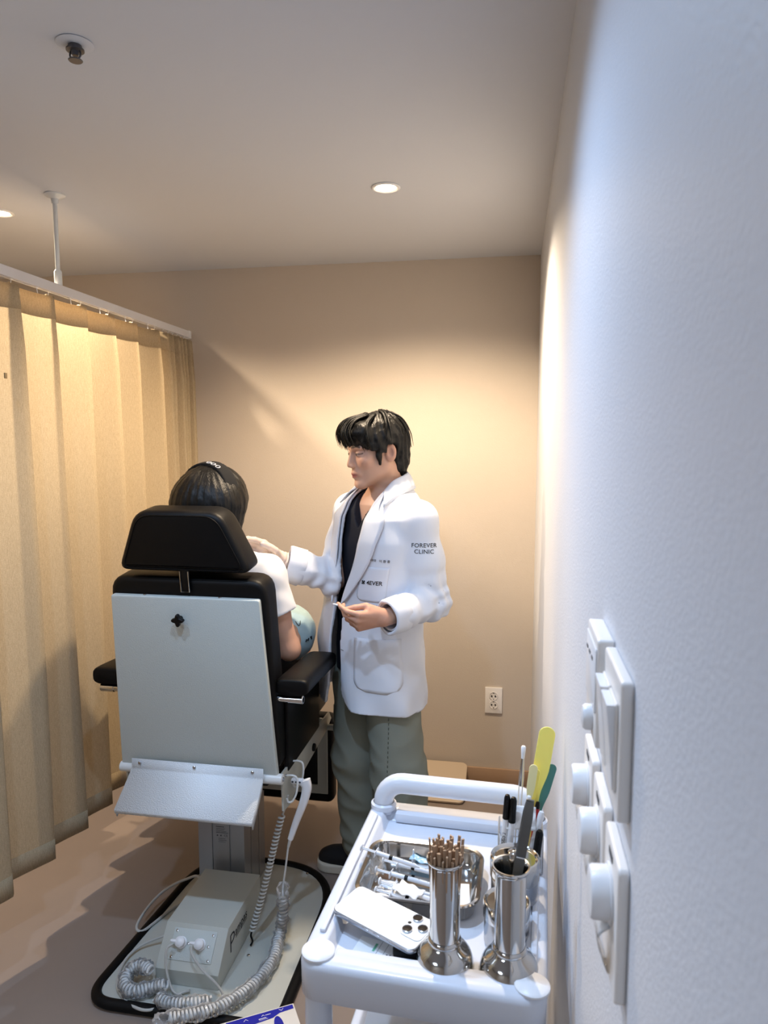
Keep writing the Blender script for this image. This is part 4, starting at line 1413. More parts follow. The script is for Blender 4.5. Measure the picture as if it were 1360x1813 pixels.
def head_paint(q, col, skin):
    """Albedo of the face: lips, brows, eyes. q are points in the head frame."""
    x = np.abs(q[:, 0])
    def mixc(m, c):
        m = np.clip(m, 0, 1)[:, None]
        return lambda col_: col_ * (1 - m) + np.array(c) * m
    front = q[:, 1] < -.04
    lip = np.exp(-((q[:, 2] + .0642) / .0085) ** 4 - (x / .022) ** 4) * front * (q[:, 1] < -.082)
    col = mixc(lip * .9, hexc('9a4a48'))(col)
    arc = .0285 + .004 * np.sin(np.clip((x - .012) / .036, 0, 1) * pi)
    brow = np.exp(-((q[:, 2] - arc - .003) / .0038) ** 4) * ((x > .012) & (x < .050)) * front
    col = mixc(brow * .85, hexc('171210'))(col)
    lid = np.exp(-((q[:, 2] - .0075 - .003 * np.cos((x - .031) / .014 * 1.5)) / .0026) ** 2) * (np.abs(x - .031) < .0145) * front
    iris = np.exp(-((q[:, 2] - .0055) / .0042) ** 4 - ((x - .030) / .0058) ** 4) * front
    white = np.exp(-((q[:, 2] - .0058) / .0040) ** 4 - ((x - .031) / .0125) ** 4) * front
    col = mixc(white * .7, hexc('d8ccc4'))(col)
    col = mixc(iris, hexc('140d0a'))(col)
    col = mixc(lid, hexc('1a1210'))(col)
    blush = np.exp(-((q[:, 2] + .02) / .025) ** 2 - ((x - .045) / .025) ** 2) * front
    col = mixc(blush * .18, hexc('c88070'))(col)
    ears = (x > .070) & (q[:, 2] > -.05) & (q[:, 2] < .05)
    col = mixc(ears * .25, hexc('c07a66'))(col)
    return col

def hand_prims(W, u, v, side_curl, thumb, scale=1.0):
    """List of (a, b, ra, rb, k) for a hand: W wrist, u to the fingers, v to the thumb side; w = palm side."""
    u = unit(u)
    v = unit(np.array(v) - u * (np.array(v) @ u))
    w_ = thumb[0] * np.cross(u, v)
    P = lambda a, b, c: np.array(W) + scale * (u * a + v * b + w_ * c)
    out = []
    kn = [(.086, .030, .000), (.091, .010, -.002), (.088, -.010, .000), (.081, -.028, .004)]
    w0 = [(.004, .016, .004), (.004, .006, .002), (.004, -.006, .002), (.004, -.015, .004)]
    palm = [(P(*w0[i]), P(*kn[i]), .0150 * scale, .0115 * scale) for i in range(4)]
    palm.append((P(.012, .016, .008), P(.050, .034, .016), .0135 * scale, .0125 * scale))
    palm.append((P(.030, -.008, .006), P(.070, .0, .007), .014 * scale, .0125 * scale))
    ln = [(.040, .025, .020), (.045, .029, .021), (.042, .027, .021), (.033, .021, .018)]
    fing = []
    for i in range(4):
        c = side_curl[i]
        p = P(*kn[i])
        a = 0
        spread = (.06, .02, -.03, -.08)[i]
        seg = []
        for j in range(3):
            a += c[j]
            dr = u * cos(a) + w_ * sin(a) + v * spread * (1 if j == 0 else .5)
            q = p + unit(dr) * ln[i][j] * scale
            r0 = (.0094, .0083, .0075)[j] * (1, 1.02, .98, .86)[i] * scale
            r1 = (.0083, .0075, .0062)[j] * (1, 1.02, .98, .86)[i] * scale
            seg.append((p, q, r0, r1))
            p = q
        fing.append(seg)
    tp = thumb[1]
    th = []
    rr = (.0125, .0105, .0092, .0072)
    for j in range(3):
        th.append((P(*tp[j]), P(*tp[j + 1]), rr[j] * scale, rr[j + 1] * scale))
    fing.append(th)
    return palm, fing

def hand_sdf(p, pf, infl=0.0):
    palm, fing = pf
    d = None
    for s_ in palm:
        e = rcone(p, *s_)
        d = e if d is None else smin(d, e, .012)
    for f in fing:
        e = rcone(p, *f[0])
        for s_ in f[1:]:
            e = smin(e, rcone(p, *s_), .003)
        d = smin(d, e, .0045)
    return d - infl

def chain(p, pts, k=.03):
    d = None
    for (a, ra), (b, rb) in zip(pts[:-1], pts[1:]):
        e = rcone(p, a, b, ra, rb)
        d = e if d is None else smin(d, e, k)
    return d

def loft(p, Z, A, B, YC, XC=None, n=2.2):
    """Distance-like value to a stack of super-ellipses over height."""
    z = p[:, 2]
    a, b_, yc = np.interp(z, Z, A), np.interp(z, Z, B), np.interp(z, Z, YC)
    xc = 0 if XC is None else np.interp(z, Z, XC)
    X, Y = np.abs(p[:, 0] - xc) / a, np.abs(p[:, 1] - yc) / b_
    r = (X ** n + Y ** n + 1e-12) ** (1 / n)
    d = (r - 1) * np.minimum(a, b_) * .9
    return np.maximum(d, np.maximum(Z[0] - z, z - Z[-1]))

M_skin = mat('skin', 'c99a80', .48, attr=True, sss=.12, bump=(420, .06))
M_skin2 = mat('skin_light', 'c99a80', .48, attr=True, sss=.12)
M_hair = mat('black_hair', '060504', .45, bump=(240, .7, (1, 1, .14)), spec=.35)
M_coat = mat('white_coat', 'dfe4ee', .72, bump=(700, .12), spec=.25)
M_navy = mat('navy_scrub', '0d1322', .8, bump=(800, .15))
M_trou = mat('grey_green_cotton', '85897e', .85, bump=(600, .2), spec=.2)
M_latex = mat('latex_glove', 'ddc9bc', .42, sss=.1)
M_tee = mat('white_tee', 'e8e8ea', .85)
M_shoe = mat('black_canvas', '0d0d0f', .8)
M_sole = mat('cream_rubber', 'cfc8b8', .6)

# ---- the man in the white coat
DX, DY, DA = -.447, 2.45, rad(-40)
doc = thing('person', 'man in a white coat over a navy scrub top, reaching toward the seated person', 'person', (DX, DY, 0), DA)
Rw = rotz(DA)
def L2W(p):
    return Rw @ np.array(p) + np.array([DX, DY, 0])
def W2L(p):
    return Rw.T @ (np.array(p, float) - np.array([DX, DY, 0]))
H_o = np.array([.006, -.034, 1.580])
H_R = rotz(rad(-13)) @ rotx(rad(10))     # head axes in the body frame
HS = .965
def to_head(p):
    return ((p - H_o) @ H_R) / HS
SH_L, SH_R = np.array([.178, .005, 1.372]), np.array([-.172, -.005, 1.378])
EL_L, WR_L = W2L((-.262, 2.352, 1.085)), W2L((-.395, 2.195, 1.062))
EL_R, WR_R = W2L((-.615, 2.440, 1.135)), W2L((-.792, 2.365, 1.207))
# left hand: thumb up, palm toward his right; thumb and index meet
hL = hand_prims(WR_L, W2L((-.53, 2.115, 1.052)) - WR_L, Rw.T @ np.array((.10, -.45, .9)),
                [(.55, .55, .25), (.85, .75, .4), (1.0, .85, .5), (1.1, .9, .5)],
                (1, [(.020, .024, .012), (.056, .038, .026), (.090, .032, .034), (.117, .026, .040)]))
wl = np.cross(unit(W2L((-.53, 2.115, 1.052)) - WR_L), unit(Rw.T @ np.array((.10, -.45, .9))))
hR = hand_prims(WR_R, W2L((-.885, 2.30, 1.275)) - WR_R, Rw.T @ np.array((.30, -.45, .8)),
                [(.25, .3, .15), (.25, .35, .2), (.35, .4, .2), (.45, .45, .25)],
                (-1, [(.020, .024, .012), (.050, .046, .026), (.080, .056, .036), (.105, .058, .044)]))

def doc_body(p):
    d = head_sdf(to_head(p)) * HS
    nk = rcone(p, H_o + H_R @ np.array([0, .022, -.055]), (0, .020, 1.425), .054, .060)
    d = smin(d, nk, .022)
    tz = [.78, .95, 1.10, 1.28, 1.40, 1.46]
    t_ = loft(swayed(p), tz, [.15, .14, .135, .15, .13, .055], [.095, .09, .09, .10, .075, .05], [0, 0, 0, 0, .005, .02])
    d = smin(d, t_, .03)
    d = smin(d, chain(p, [(SH_L * [.8, 1, 1], .038), (SH_L, .038), (EL_L, .034), (WR_L, .0265)], .02), .03)
    d = smin(d, chain(p, [(SH_R * [.8, 1, 1], .038), (SH_R, .038), (EL_R, .034), (WR_R, .0265)], .02), .03)
    d = smin(d, hand_sdf(p, hL), .012)
    d = smin(d, hand_sdf(p, hR), .012)
    d = smin(d, chain(p, [((-.131, 0, .84), .075), ((-.125, -.01, .47), .052), ((-.112, .012, .09), .036)], .03), .03)
    d = smin(d, chain(p, [((.039, 0, .84), .075), ((.07, -.01, .47), .052), ((.10, .02, .09), .036)], .03), .03)
    return d
V, Q = nets(doc_body, (-.75, -.62, 1.0), (.42, .25, 1.76), .0030)
V = taubin(V, Q, 2)
V2, Q2 = nets(lambda p: np.maximum(doc_body(p), p[:, 2] - 1.012), (-.26, -.20, .05), (.26, .20, 1.03), .008)
keep = ~(V[Q][:, :, 2] < 1.0062).all(1)
Q = np.vstack([Q[keep], Q2 + len(V)])
V = np.vstack([V, V2])
base = np.tile(np.array(hexc('c99f88')), (len(V), 1))
qh = to_head(V)
inh = (np.linalg.norm(qh, axis=1) < .19) & (qh[:, 2] > -.14)
base[inh] = head_paint(qh[inh], base[inh], None)
hn = np.linalg.norm(V - (WR_L + .1 * unit(W2L((-.53, 2.115, 1.052)) - WR_L)), axis=1) < .11
base[hn] = base[hn] * .75 + np.array(hexc('c47f66')) * .25
np_mesh('body', V, Q, M_skin, doc, colors=base)

# finer head overlay is unnecessary at this scale: hair follows
def strand_noise(q, f):
    return wob(q * np.array([1, 1, .25]), f, 3)
def doc_hair(p):
    q = to_head(p)
    s = q.copy()
    s[:, 0] = np.abs(q[:, 0])
    d = ell(q, (0, .022, .052), (.088, .108, .088))
    d = smin(d, ell(q, (0, .066, -.008), (.070, .058, .082)), .03)
    d = smin(d, ell(q, (0, .070, -.068), (.046, .030, .040)), .025)
    d = smin(d, ell(q, (.018, -.066, .078), (.066, .046, .042)), .03)
    d = smin(d, ell(q, (-.040, -.062, .066), (.040, .040, .040)), .02)
    # sides down to the ears with a sideburn
    d = smin(d, ell(s, (.070, -.008, .028), (.018, .052, .040)), .02)
    d = smin(d, rcone(s, (.073, -.022, .010), (.072, -.028, -.036), .012, .005), .008)
    # keep the face clear below the fringe
    face = np.maximum(q[:, 1] + .030, q[:, 2] - (.030 + .010 * np.sin(q[:, 0] * 60 + 1.0) + .25 * np.clip(np.abs(q[:, 0] - .012) - .02, 0, 1) * -1))
    side = np.maximum(np.abs(q[:, 1] + .004) - .000, 0) * 0 + np.maximum(q[:, 2] - (-.002), q[:, 1] - .034)
    blk = np.maximum(side, -(q[:, 2] + .2))
    sb = rcone(s, (.073, -.022, .010), (.072, -.028, -.036), .014, .007)
    d = np.maximum(d, -np.maximum(blk, -sb))
    d = np.maximum(d, -np.maximum(face, -sb))
    ear = ell(s, (.080, .020, -.006), (.02, .022, .034))
    d = smax(d, -ear, .004)
    # parting and clumps
    th = np.arctan2(q[:, 0], -q[:, 1] + .04)
    d = d + .0016 * np.sin(th * 22 + q[:, 2] * 40 + 2 * wob(q, 5, 4)) + .0016 * wob(q, 16, 5) + .0007 * wob(q, 45, 6)
    return d * HS
V, Q = nets(doc_hair, (-.17, -.24, 1.44), (.15, .12, 1.75), .0034, 2.2)
hair = np_mesh('hair', taubin(V, Q, 1), Q, M_hair, doc)
# loose locks over the forehead and crown
def lock_mesh(seedn, n, anchors, Hf, r0):
    rs = np.random.RandomState(seedn)
    m = MB()
    for i in range(n):
        a = anchors[rs.randint(len(anchors))]
        j = rs.randn(3) * np.array([.008, .003, .002])
        pts = [Hf(np.array(q) + j * (0.6 + .5 * k) + rs.randn(3) * .0012) for k, q in enumerate(a)]
        P = spline(pts, 5)
        rr = r0 * (1 - .85 * np.linspace(0, 1, len(P)) ** 1.5)
        m.tube([Matrix.Translation((DX, DY, 0)) @ Matrix.Rotation(DA, 4, 'Z') @ Vector(q) for q in P], rr, 5)
    return m
Hf = lambda q: H_o + H_R @ (np.array(q) * HS)
anch = [[(.020, -.020, .136), (.030, -.080, .122), (.038, -.108, .085), (.040, -.104, .040)],
        [(.010, -.020, .138), (.008, -.085, .126), (.010, -.118, .088), (.020, -.112, .038)],
        [(-.006, -.020, .136), (-.020, -.085, .124), (-.040, -.110, .085), (-.050, -.100, .036)],
        [(.030, .000, .132), (.060, -.050, .105), (.072, -.070, .060), (.070, -.062, .020)],
        [(-.020, .0, .132), (-.058, -.055, .105), (-.072, -.078, .060), (-.072, -.068, .022)],
        [(.02, .03, .142), (.05, .03, .128), (.08, .02, .09), (.090, .01, .045)],
        [(.0, .04, .140), (.0, .09, .118), (.0, .116, .070), (.01, .118, .02)],
        [(.02, .05, .136), (.045, .085, .102), (.060, .098, .05), (.058, .098, .0)]]
lock_mesh(4, 130, anch, Hf, .0034).build('lock', M_hair, hair, ang=180)

# ---- navy scrub top
def scrub(p):
    d = loft(swayed(p), [.80, .95, 1.10, 1.28, 1.38, 1.44, 1.475], [.165, .160, .158, .168, .160, .085, .070], [.112, .108, .108, .115, .10, .075, .062], [0, 0, 0, -.005, 0, .01, .018])
    d = smin(d, chain(p, [(SH_L * [.7, 1, 1], .046), (SH_L, .046), (SH_L * .45 + EL_L * .55, .044)], .02), .02)
    d = smin(d, chain(p, [(SH_R * [.7, 1, 1], .046), (SH_R, .046), (SH_R * .45 + EL_R * .55, .044)], .02), .02)
    d = d + .0015 * wob(p, 8, 2)
    vn = np.maximum(np.abs(p[:, 0]) - np.clip((p[:, 2] - 1.325) * .62, 0, .2), p[:, 1] - .02)
    vn = np.maximum(vn, 1.325 - p[:, 2])
    d = np.maximum(d, -vn)
    return np.maximum(d, -(d + .010))
V, Q = nets(scrub, (-.27, -.22, .78), (.28, .17, 1.50), .0052)
np_mesh('scrub_top', taubin(V, Q, 2), Q, M_navy, doc)

# ---- white coat: torso and sleeves as one shell
CZ = [.66, .74, .88, 1.02, 1.16, 1.28, 1.36, 1.41, 1.445, 1.475]
CA = [.207, .205, .200, .192, .188, .192, .188, .150, .104, .080]
CB = [.156, .154, .150, .142, .136, .134, .122, .106, .090, .076]
CY = [.000, .000, .000, .000, -.002, -.006, -.004, .004, .014, .020]
ZHEMC = .692
def sleeves(p, cut=False):
    dl = chain(p, [(SH_L * [.70, 1, 1] + [0, 0, .002], .058), (SH_L + [.000, 0, -.014], .060), (SH_L * .5 + EL_L * .5, .058), (EL_L, .055), (EL_L * .4 + WR_L * .6, .050), (WR_L - unit(EL_L - WR_L) * .03, .048)], .03)
    dr = chain(p, [(SH_R * [.70, 1, 1] + [0, 0, .002], .058), (SH_R + [-.000, 0, -.014], .060), (SH_R * .5 + EL_R * .5, .058), (EL_R, .056), (EL_R * .4 + WR_R * .6, .052), (WR_R - unit(EL_R - WR_R) * .03, .050)], .03)
    for nm, E, Wr, S_ in (('l', EL_L, WR_L, SH_L), ('r', EL_R, WR_R, SH_R)):
        t1 = (p - Wr) @ unit(E - Wr)
        t2 = (p - E) @ unit(S_ - E)
        near = np.exp(-((np.linalg.norm(p - E, axis=1)) / .10) ** 2)
        fold = .0068 * near * np.sin(t1 * 2 * pi / .052 + 1.4 * wob(p, 6, 9)) + .0036 * near * np.sin(t2 * 2 * pi / .048 + 1.3 * wob(p, 7, 12))
        if nm == 'l':
            dl = dl + fold
            if cut:
                dl = np.maximum(dl, .016 - t1)
        else:
            dr = dr + fold * 1.2
            if cut:
                dr = np.maximum(dr, .030 - t1)
    return dl, dr
def coat_outer(p, sl=True, cut=False):
    # the right front swings forward and out below the chest
    lw = np.clip((1.32 - p[:, 2]) / .40, 0, 1)
    lw = lw * lw * (3 - 2 * lw)
    mk = np.clip((.02 - p[:, 0]) / .09, 0, 1) * np.clip((.06 - p[:, 1]) / .08, 0, 1)
    q = swayed(p)
    q[:, 1] /= 1 + .06 * lw * mk
    q[:, 0] /= 1 + .23 * lw * mk
    d = loft(q, CZ, CA, CB, CY, n=2.25) * .9
    # drape folds growing toward the hem, loosened fronts
    an = np.arctan2(p[:, 0] - sway(p[:, 2]), -p[:, 1])
    low = np.clip((1.15 - p[:, 2]) / .45, 0, 1)
    d = d + .0045 * low * np.sin(an * 7 + 2 * wob(p, 1.2, 21)) + .0022 * wob(p, 5.5, 22)
    if sl:
        dl, dr = sleeves(p, cut)
        d = smin(smin(d, dl, .022), dr, .022)
    return d
def open_l(z):
    return np.interp(z, [.680, .692, .703, .722, .75, .80, 1.06, 1.20, 1.33, 1.40, 1.475], [.10, .072, .048, .026, .012, .003, .000, .026, .052, .066, .080])
def open_r(z):
    return np.interp(z, [.655, .672, .70, .76, 1.06, 1.20, 1.33, 1.40, 1.475], [-.13, -.11, -.078, -.060, -.050, -.060, -.068, -.072, -.080])
def coat(p):
    d0 = coat_outer(p)
    d = np.maximum(coat_outer(p, True, True), -(d0 + .0085))
    dr = sleeves(p)[1]
    front = p[:, 1] - .005
    x, z = p[:, 0] - sway(p[:, 2]), p[:, 2]
    gap = np.maximum(np.maximum(x - open_l(z), open_r(z) - x), front)
    gap = np.maximum(gap, .006 - dr)
    d = np.maximum(d, -gap)
    d = np.maximum(d, ZHEMC - z + .006 * np.sin(np.arctan2(x, -p[:, 1]) * 2))
    nk = np.maximum(ell(p, (0, .020, 1.50), (.068, .066, .09)), 1.40 - z)
    d = np.maximum(d, -nk)
    return d
V, Q = nets(coat, (-.46, -.33, .64), (.36, .20, 1.50), .0042)
coat_o = np_mesh('coat', taubin(V, Q, 2), Q, M_coat, doc)
MD = Matrix.Translation((DX, DY, 0)) @ Matrix.Rotation(DA, 4, 'Z')
def march(o, d, fn=coat_outer, n=60):
    """Sphere-trace points o along unit directions d onto the coat; all in the body frame."""
    o, d = np.array(o, float), np.array(d, float)
    t = np.zeros(len(o))
    for k in range(n):
        t += np.clip(fn(o + d * t[:, None]), -.02, .05) * .8
    return o + d * t[:, None]
def front_pts(xz, off=.004):
    """Points on the coat's front for body-frame (x, z)."""
    xz = np.array(xz, float)
    xz[:, 0] += sway(xz[:, 1])
    o = np.stack([xz[:, 0], np.full(len(xz), -.45), xz[:, 1]], 1)
    d = np.tile([0, 1., 0], (len(xz), 1))
    torso = lambda p: coat_outer(p, False)
    h = march(o, d, torso)
    h[:, 1] -= off
    return h
def to_w(P):
    return [MD @ Vector(q) for q in P]
def lapel(inner, outer, bulge=.006, name='lapel'):
    a, b_ = spline(inner, 7), spline(outer, 7)
    n = max(len(a), len(b_))
    ra = np.stack([np.interp(np.linspace(0, 1, n), np.linspace(0, 1, len(a)), a[:, k]) for k in (0, 1)], 1)
    rb = np.stack([np.interp(np.linspace(0, 1, n), np.linspace(0, 1, len(b_)), b_[:, k]) for k in (0, 1)], 1)
    rows = []
    for s_ in np.linspace(0, 1, 7):
        xz = ra * (1 - s_) + rb * s_
        rows.append(front_pts(xz, .006 + bulge * (.4 + .6 * s_)))
    P = np.array(rows)
    m = MB().grid([to_w(r) for r in P])
    o = m.build(name, M_coat, coat_o, ang=180)
    solid(o, .0035, 0)
    return o
lapel([(.076, 1.462), (.064, 1.38), (.052, 1.30), (.030, 1.20), (.006, 1.095), (.000, 1.062)],
      [(.084, 1.448), (.102, 1.392), (.136, 1.366), (.124, 1.290), (.094, 1.200), (.040, 1.105), (.000, 1.060)])
lapel([(-.076, 1.462), (-.070, 1.38), (-.068, 1.30), (-.061, 1.20), (-.052, 1.095), (-.050, 1.062)],
      [(-.084, 1.448), (-.102, 1.392), (-.132, 1.366), (-.124, 1.290), (-.105, 1.200), (-.070, 1.105), (-.052, 1.060)])
# collar: a folded band round the neck
inn = spline([(.074, -.052, 1.455), (.080, -.020, 1.484), (.068, .050, 1.506), (0, .088, 1.514), (-.068, .050, 1.506), (-.080, -.020, 1.484), (-.074, -.052, 1.455)], 6)
out = spline([(.118, -.096, 1.402), (.114, -.010, 1.440), (.086, .074, 1.456), (0, .112, 1.462), (-.096, .080, 1.458), (-.126, -.010, 1.440), (-.118, -.096, 1.402)], 6)
rows = []
for s_ in np.linspace(0, 1, 6):
    r = inn * (1 - s_) + out * s_
    r[:, 2] += .010 * math.sin(pi * s_)
    rows.append(to_w(r))
o = MB().grid(rows).build('collar', M_coat, coat_o, ang=180)
solid(o, .004, 0)
# cuffs
for nm, E, Wr, r_, cut, ln in (('l', EL_L, WR_L, .0555, .012, .062), ('r', EL_R, WR_R, .060, .026, .060)):
    ax = unit(E - Wr)
    c0 = Wr + ax * (cut - .004)
    Mx = MD @ Matrix.Translation(c0) @ frame_from(ax)
    prof = [(r_ - .010, .004), (r_ - .006, 0), (r_ - .001, .001), (r_ + .002, .008), (r_ + .003, ln * .6), (r_ + .004, ln), (r_ + .002, ln + .002), (r_ - .008, ln)]
    n_ = 40
    vs, fs = [], []
    for i, (rr, z) in enumerate(prof):
        for k in range(n_):
            a = 2 * pi * k / n_
            q = rr * (1 + .035 * sin(3 * a + 1) + .015 * sin(7 * a)) 
            vs.append((q * cos(a) * .96, q * sin(a) * 1.03, z + .004 * sin(2 * a + 1)))
    for i in range(len(prof) - 1):
        for k in range(n_):
            l_ = (k + 1) % n_
            fs.append((i * n_ + k, i * n_ + l_, (i + 1) * n_ + l_, (i + 1) * n_ + k))
    MB().raw(vs, fs, Mx).build('cuff', M_coat, coat_o, ang=60)
# pockets on the left front, following the surface
def cyl_pts(s_, z, phi0, off):
    """Points on the coat at arc length s_ from direction phi0 (0 = front, positive = his left)."""
    r = .165
    phi = phi0 + np.array(s_) / r
    d = np.stack([np.sin(phi), -np.cos(phi), 0 * phi], 1)
    o = d * .45
    o[:, 2] = z
    o[:, 0] += sway(o[:, 2])
    h = march(o, -d, lambda p: coat_outer(p, False))
    return h + d * off
def pocket(w0, z0, z1, phi0, r, name, th):
    out = []
    n_ = 15
    rows = []
    for i in range(n_):
        t_ = i / (n_ - 1)
        row_s, row_z = [], []
        for j in range(n_):
            s0 = (j / (n_ - 1) * 2 - 1)
            zz = z1 + (z0 - z1) * t_
            e = max(0, (z0 + r - zz) / r)
            hw_ = w0 / 2 - r + r * math.sqrt(max(0, 1 - e * e))
            row_s.append(s0 * hw_)
            row_z.append(zz)
        P = cyl_pts(row_s, np.array(row_z), phi0, .0012 + th * .5)
        rows.append(to_w(P))
    o = MB().grid(rows).build(name, M_coat, coat_o, ang=180)
    solid(o, th, 0)
    return o
pk = pocket(.152, .775, .960, rad(52), .045, 'patch_pocket', .0012)
pocket(.105, 1.085, 1.205, rad(42), .022, 'breast_pocket', .0008)
def coat_text(body, size, s0, z0, phi0, slope=0.0, bold=0.0, mb=None, off=.0065):
    v, f = text_geo(body, 'CENTER', 1.0, bold)
    v = np.array(v) * size
    P = cyl_pts(s0 + v[:, 0], z0 + v[:, 1] + slope * v[:, 0], phi0, off)
    (mb or MB()).raw(to_w(P), f)
    return mb
tx = MB()
coat_text('4EVER', .0200, .010, 1.150, rad(42), -.02, .012, tx, .0035)
cl = []
for (a, b_) in ((-1, -1), (1, -1), (-1, 1), (1, 1)):
    cl.append([(.0034 * a + .0030 * cos(k) * 1.0, .0034 * b_ + .0030 * sin(k)) for k in np.linspace(0, 2 * pi, 16, endpoint=False)])
cl.append([(-.002, -.002), (.002, -.002), (.002, .002), (-.002, .002)])
for q in cl:
    q = np.array(q)
    P = cyl_pts(-.030 + q[:, 0], 1.151 + q[:, 1], rad(42), .0035)
    tx.raw(to_w(P), [tuple(range(len(q)))])
tx.build('lettering', M_ink, coat_o, smooth=False)['label'] = 'black lettering with a clover mark on the breast pocket'
tx = MB()
coat_text('대표원장', .0088, -.008, 1.2285, rad(42), -.03, .010, tx, .003)
coat_text('이 환 중', .0100, .034, 1.2270, rad(42), -.03, .012, tx, .003)
tx.build('lettering', M_ink, coat_o, smooth=False)['label'] = 'small black embroidered name line above the breast pocket'
# lettering on the left sleeve
def sleeve_text(lines, mid, nrm, size):
    nrm = unit(nrm)
    up = np.array([0, 0, 1.0])
    up = unit(up - nrm * (up @ nrm))
    rt = np.cross(up, nrm)
    m = MB()
    full = lambda p: coat_outer(p, True)
    for k, s_ in enumerate(lines):
        v, f = text_geo(s_, 'CENTER', 1.05, .004)
        v = np.array(v) * size
        o = mid + nrm * .15 + v[:, :1] * rt + (v[:, 1:] + (.5 - k) * size * 1.02) * up
        h = march(o, np.tile(-nrm, (len(v), 1)), full) + nrm * .0016
        m.raw(to_w(h), f)
    m.build('lettering', M_ink, coat_o, smooth=False)['label'] = 'dark two-line lettering on the upper left sleeve'
sm = SH_L * .64 + EL_L * .36
sleeve_text(['FOREVER', 'CLINIC'], sm, Rw.T @ np.array((.16, -1, .06)), .0195)
# buttonholes
bh = MB()
for z in (1.035, .905):
    s_ = np.array([.006, .020, .020, .006])
    q = front_pts(np.stack([s_ + .004, np.array([z, z - .001, z + .0008, z + .0018])], 1), .0022)
    bh.raw(to_w(q), [(0, 1, 2, 3)])
bh.build('buttonhole', M_greyink, coat_o, smooth=False)

# ---- trousers, shoes
def trousers(p):
    d = chain(p, [((-.126, .005, .90), .092), ((-.132, .004, .74), .097), ((-.130, -.008, .45), .096), ((-.114, .008, .16), .084), ((-.114, .010, .105), .078)], .03)
    d = smin(d, chain(p, [((.034, .005, .90), .092), ((.042, .004, .74), .097), ((.080, .008, .45), .096), ((.102, .018, .16), .084), ((.102, .020, .105), .078)], .03), .02)
    d = d + .012 * np.clip((.72 - p[:, 2]) / .3, .15, 1) * (np.abs(wob(p * np.array([1, 1, 1.5]) + p[:, [2]] * np.array([[.8, -.5, 0]]), 2.6, 31)) - .35) + .0035 * np.sin(p[:, 2] * 60 + 3 * wob(p, 3, 32)) * np.clip((.34 - p[:, 2]) / .2, 0, 1)
    d = np.maximum(d, .055 - p[:, 2])
    d = np.maximum(d, p[:, 2] - .90)
    return np.maximum(d, -(d + .016))
V, Q = nets(trousers, (-.30, -.20, .02), (.29, .20, .93), .0062, 2.2)
tro = np_mesh('trousers', taubin(V, Q, 2), Q, M_trou, doc)
sm_ = MB()
for k in range(0, 22):
    z = .68 - k * .016
    q = np.array([[.20, -.20, z]])
    dd = unit((-.55, .84, 0))
    h = march(q + 0, np.tile(dd, (1, 1)), trousers)[0] - dd * .001
    sm_.box(h, (.0022, .0022, .008), 0, MD)
sm_.build('side_stitch', mat('trouser_thread', '5d6257', .8), tro)
def shoe(ank, yaw):
    Rz = rotz(yaw)
    def f(p):
        q = (p - np.array([ank[0], ank[1], 0])) @ Rz
        d = rcone(q, (0, .055, .055), (0, -.120, .046), .043, .038)
        d = smin(d, rcone(q, (0, .03, .09), (0, .0, .11), .040, .038), .03)
        d = smin(d, rcone(q, (0, -.06, .046), (0, -.150, .040), .044, .034), .02)
        return np.maximum(d, .022 - q[:, 2])
    def g(p):
        q = (p - np.array([ank[0], ank[1], 0])) @ Rz
        a = np.interp(q[:, 1], [-.20, -.12, 0, .10], [.046, .050, .043, .043])
        c = np.abs(q[:, 0]) 
        pts = np.stack([q[:, 0], q[:, 1]], 1)
        A_, B_ = np.array([0, -.138]), np.array([0, .055])
        t = np.clip((pts - A_) @ (B_ - A_) / ((B_ - A_) @ (B_ - A_)), 0, 1)
        dd = np.linalg.norm(pts - A_ - t[:, None] * (B_ - A_), axis=1) - (.0505 + (.0455 - .0505) * t)
        return smax(dd, np.abs(q[:, 2] - .0185) - .0175, .005)
    lo = (ank[0] - .22, ank[1] - .24, -.004)
    hi = (ank[0] + .22, ank[1] + .20, .16)
    V, Q = nets(f, lo, hi, .0055)
    s_ = np_mesh('shoe', taubin(V, Q, 2), Q, M_shoe, doc)
    V, Q = nets(g, lo, hi, .0045)
    np_mesh('sole', taubin(V, Q, 2), Q, M_sole, s_)
shoe((-.114, .012), rad(-50))
shoe((.102, .020), rad(-5))

# ---- latex glove on his right hand
def glove(p):
    d = hand_sdf(p, hR, .0022)
    ax = unit(EL_R - WR_R)
    t = (p - WR_R) @ ax
    cu = rcone(p, WR_R, WR_R + ax * .030, .0300, .0335)
    cu = cu + .0022 * np.sin(t * 2 * pi / .011 + 2 * wob(p, 12, 3))
    d = smin(d, cu, .015) + .0011 * wob(p, 22, 8)
    return np.maximum(d, t - .030)
lo = np.minimum(WR_R, WR_R + .2 * unit(W2L((-.885, 2.30, 1.275)) - WR_R)) - .09
hi = np.maximum(WR_R, WR_R + .2 * unit(W2L((-.885, 2.30, 1.275)) - WR_R)) + .09
V, Q = nets(glove, lo, hi, .003)
np_mesh('glove', taubin(V, Q, 2), Q, M_latex, doc)
# small swab between thumb and finger of the other hand
tipL = (hL[1][4][2][1] + hL[1][0][2][1]) / 2
tw = np.array(MD @ Vector(tipL))
dv = unit(L2W(tipL) - L2W(WR_L))
t = thing('swab', 'small white pointed swab pinched between the man\'s left thumb and finger', 'swab', tuple(tw))
Mz = Matrix.Translation(tw - dv * .012) @ frame_from(dv)
MB().lathe([(.0018, 0), (.0020, .018), (.0030, .022)], 12, Mz).build('stick', M_steel2, t)
MB().lathe([(.0030, .021), (.0036, .027), (.0026, .036), (.0004, .043)], 14, Mz).build('tip', M_white, t)

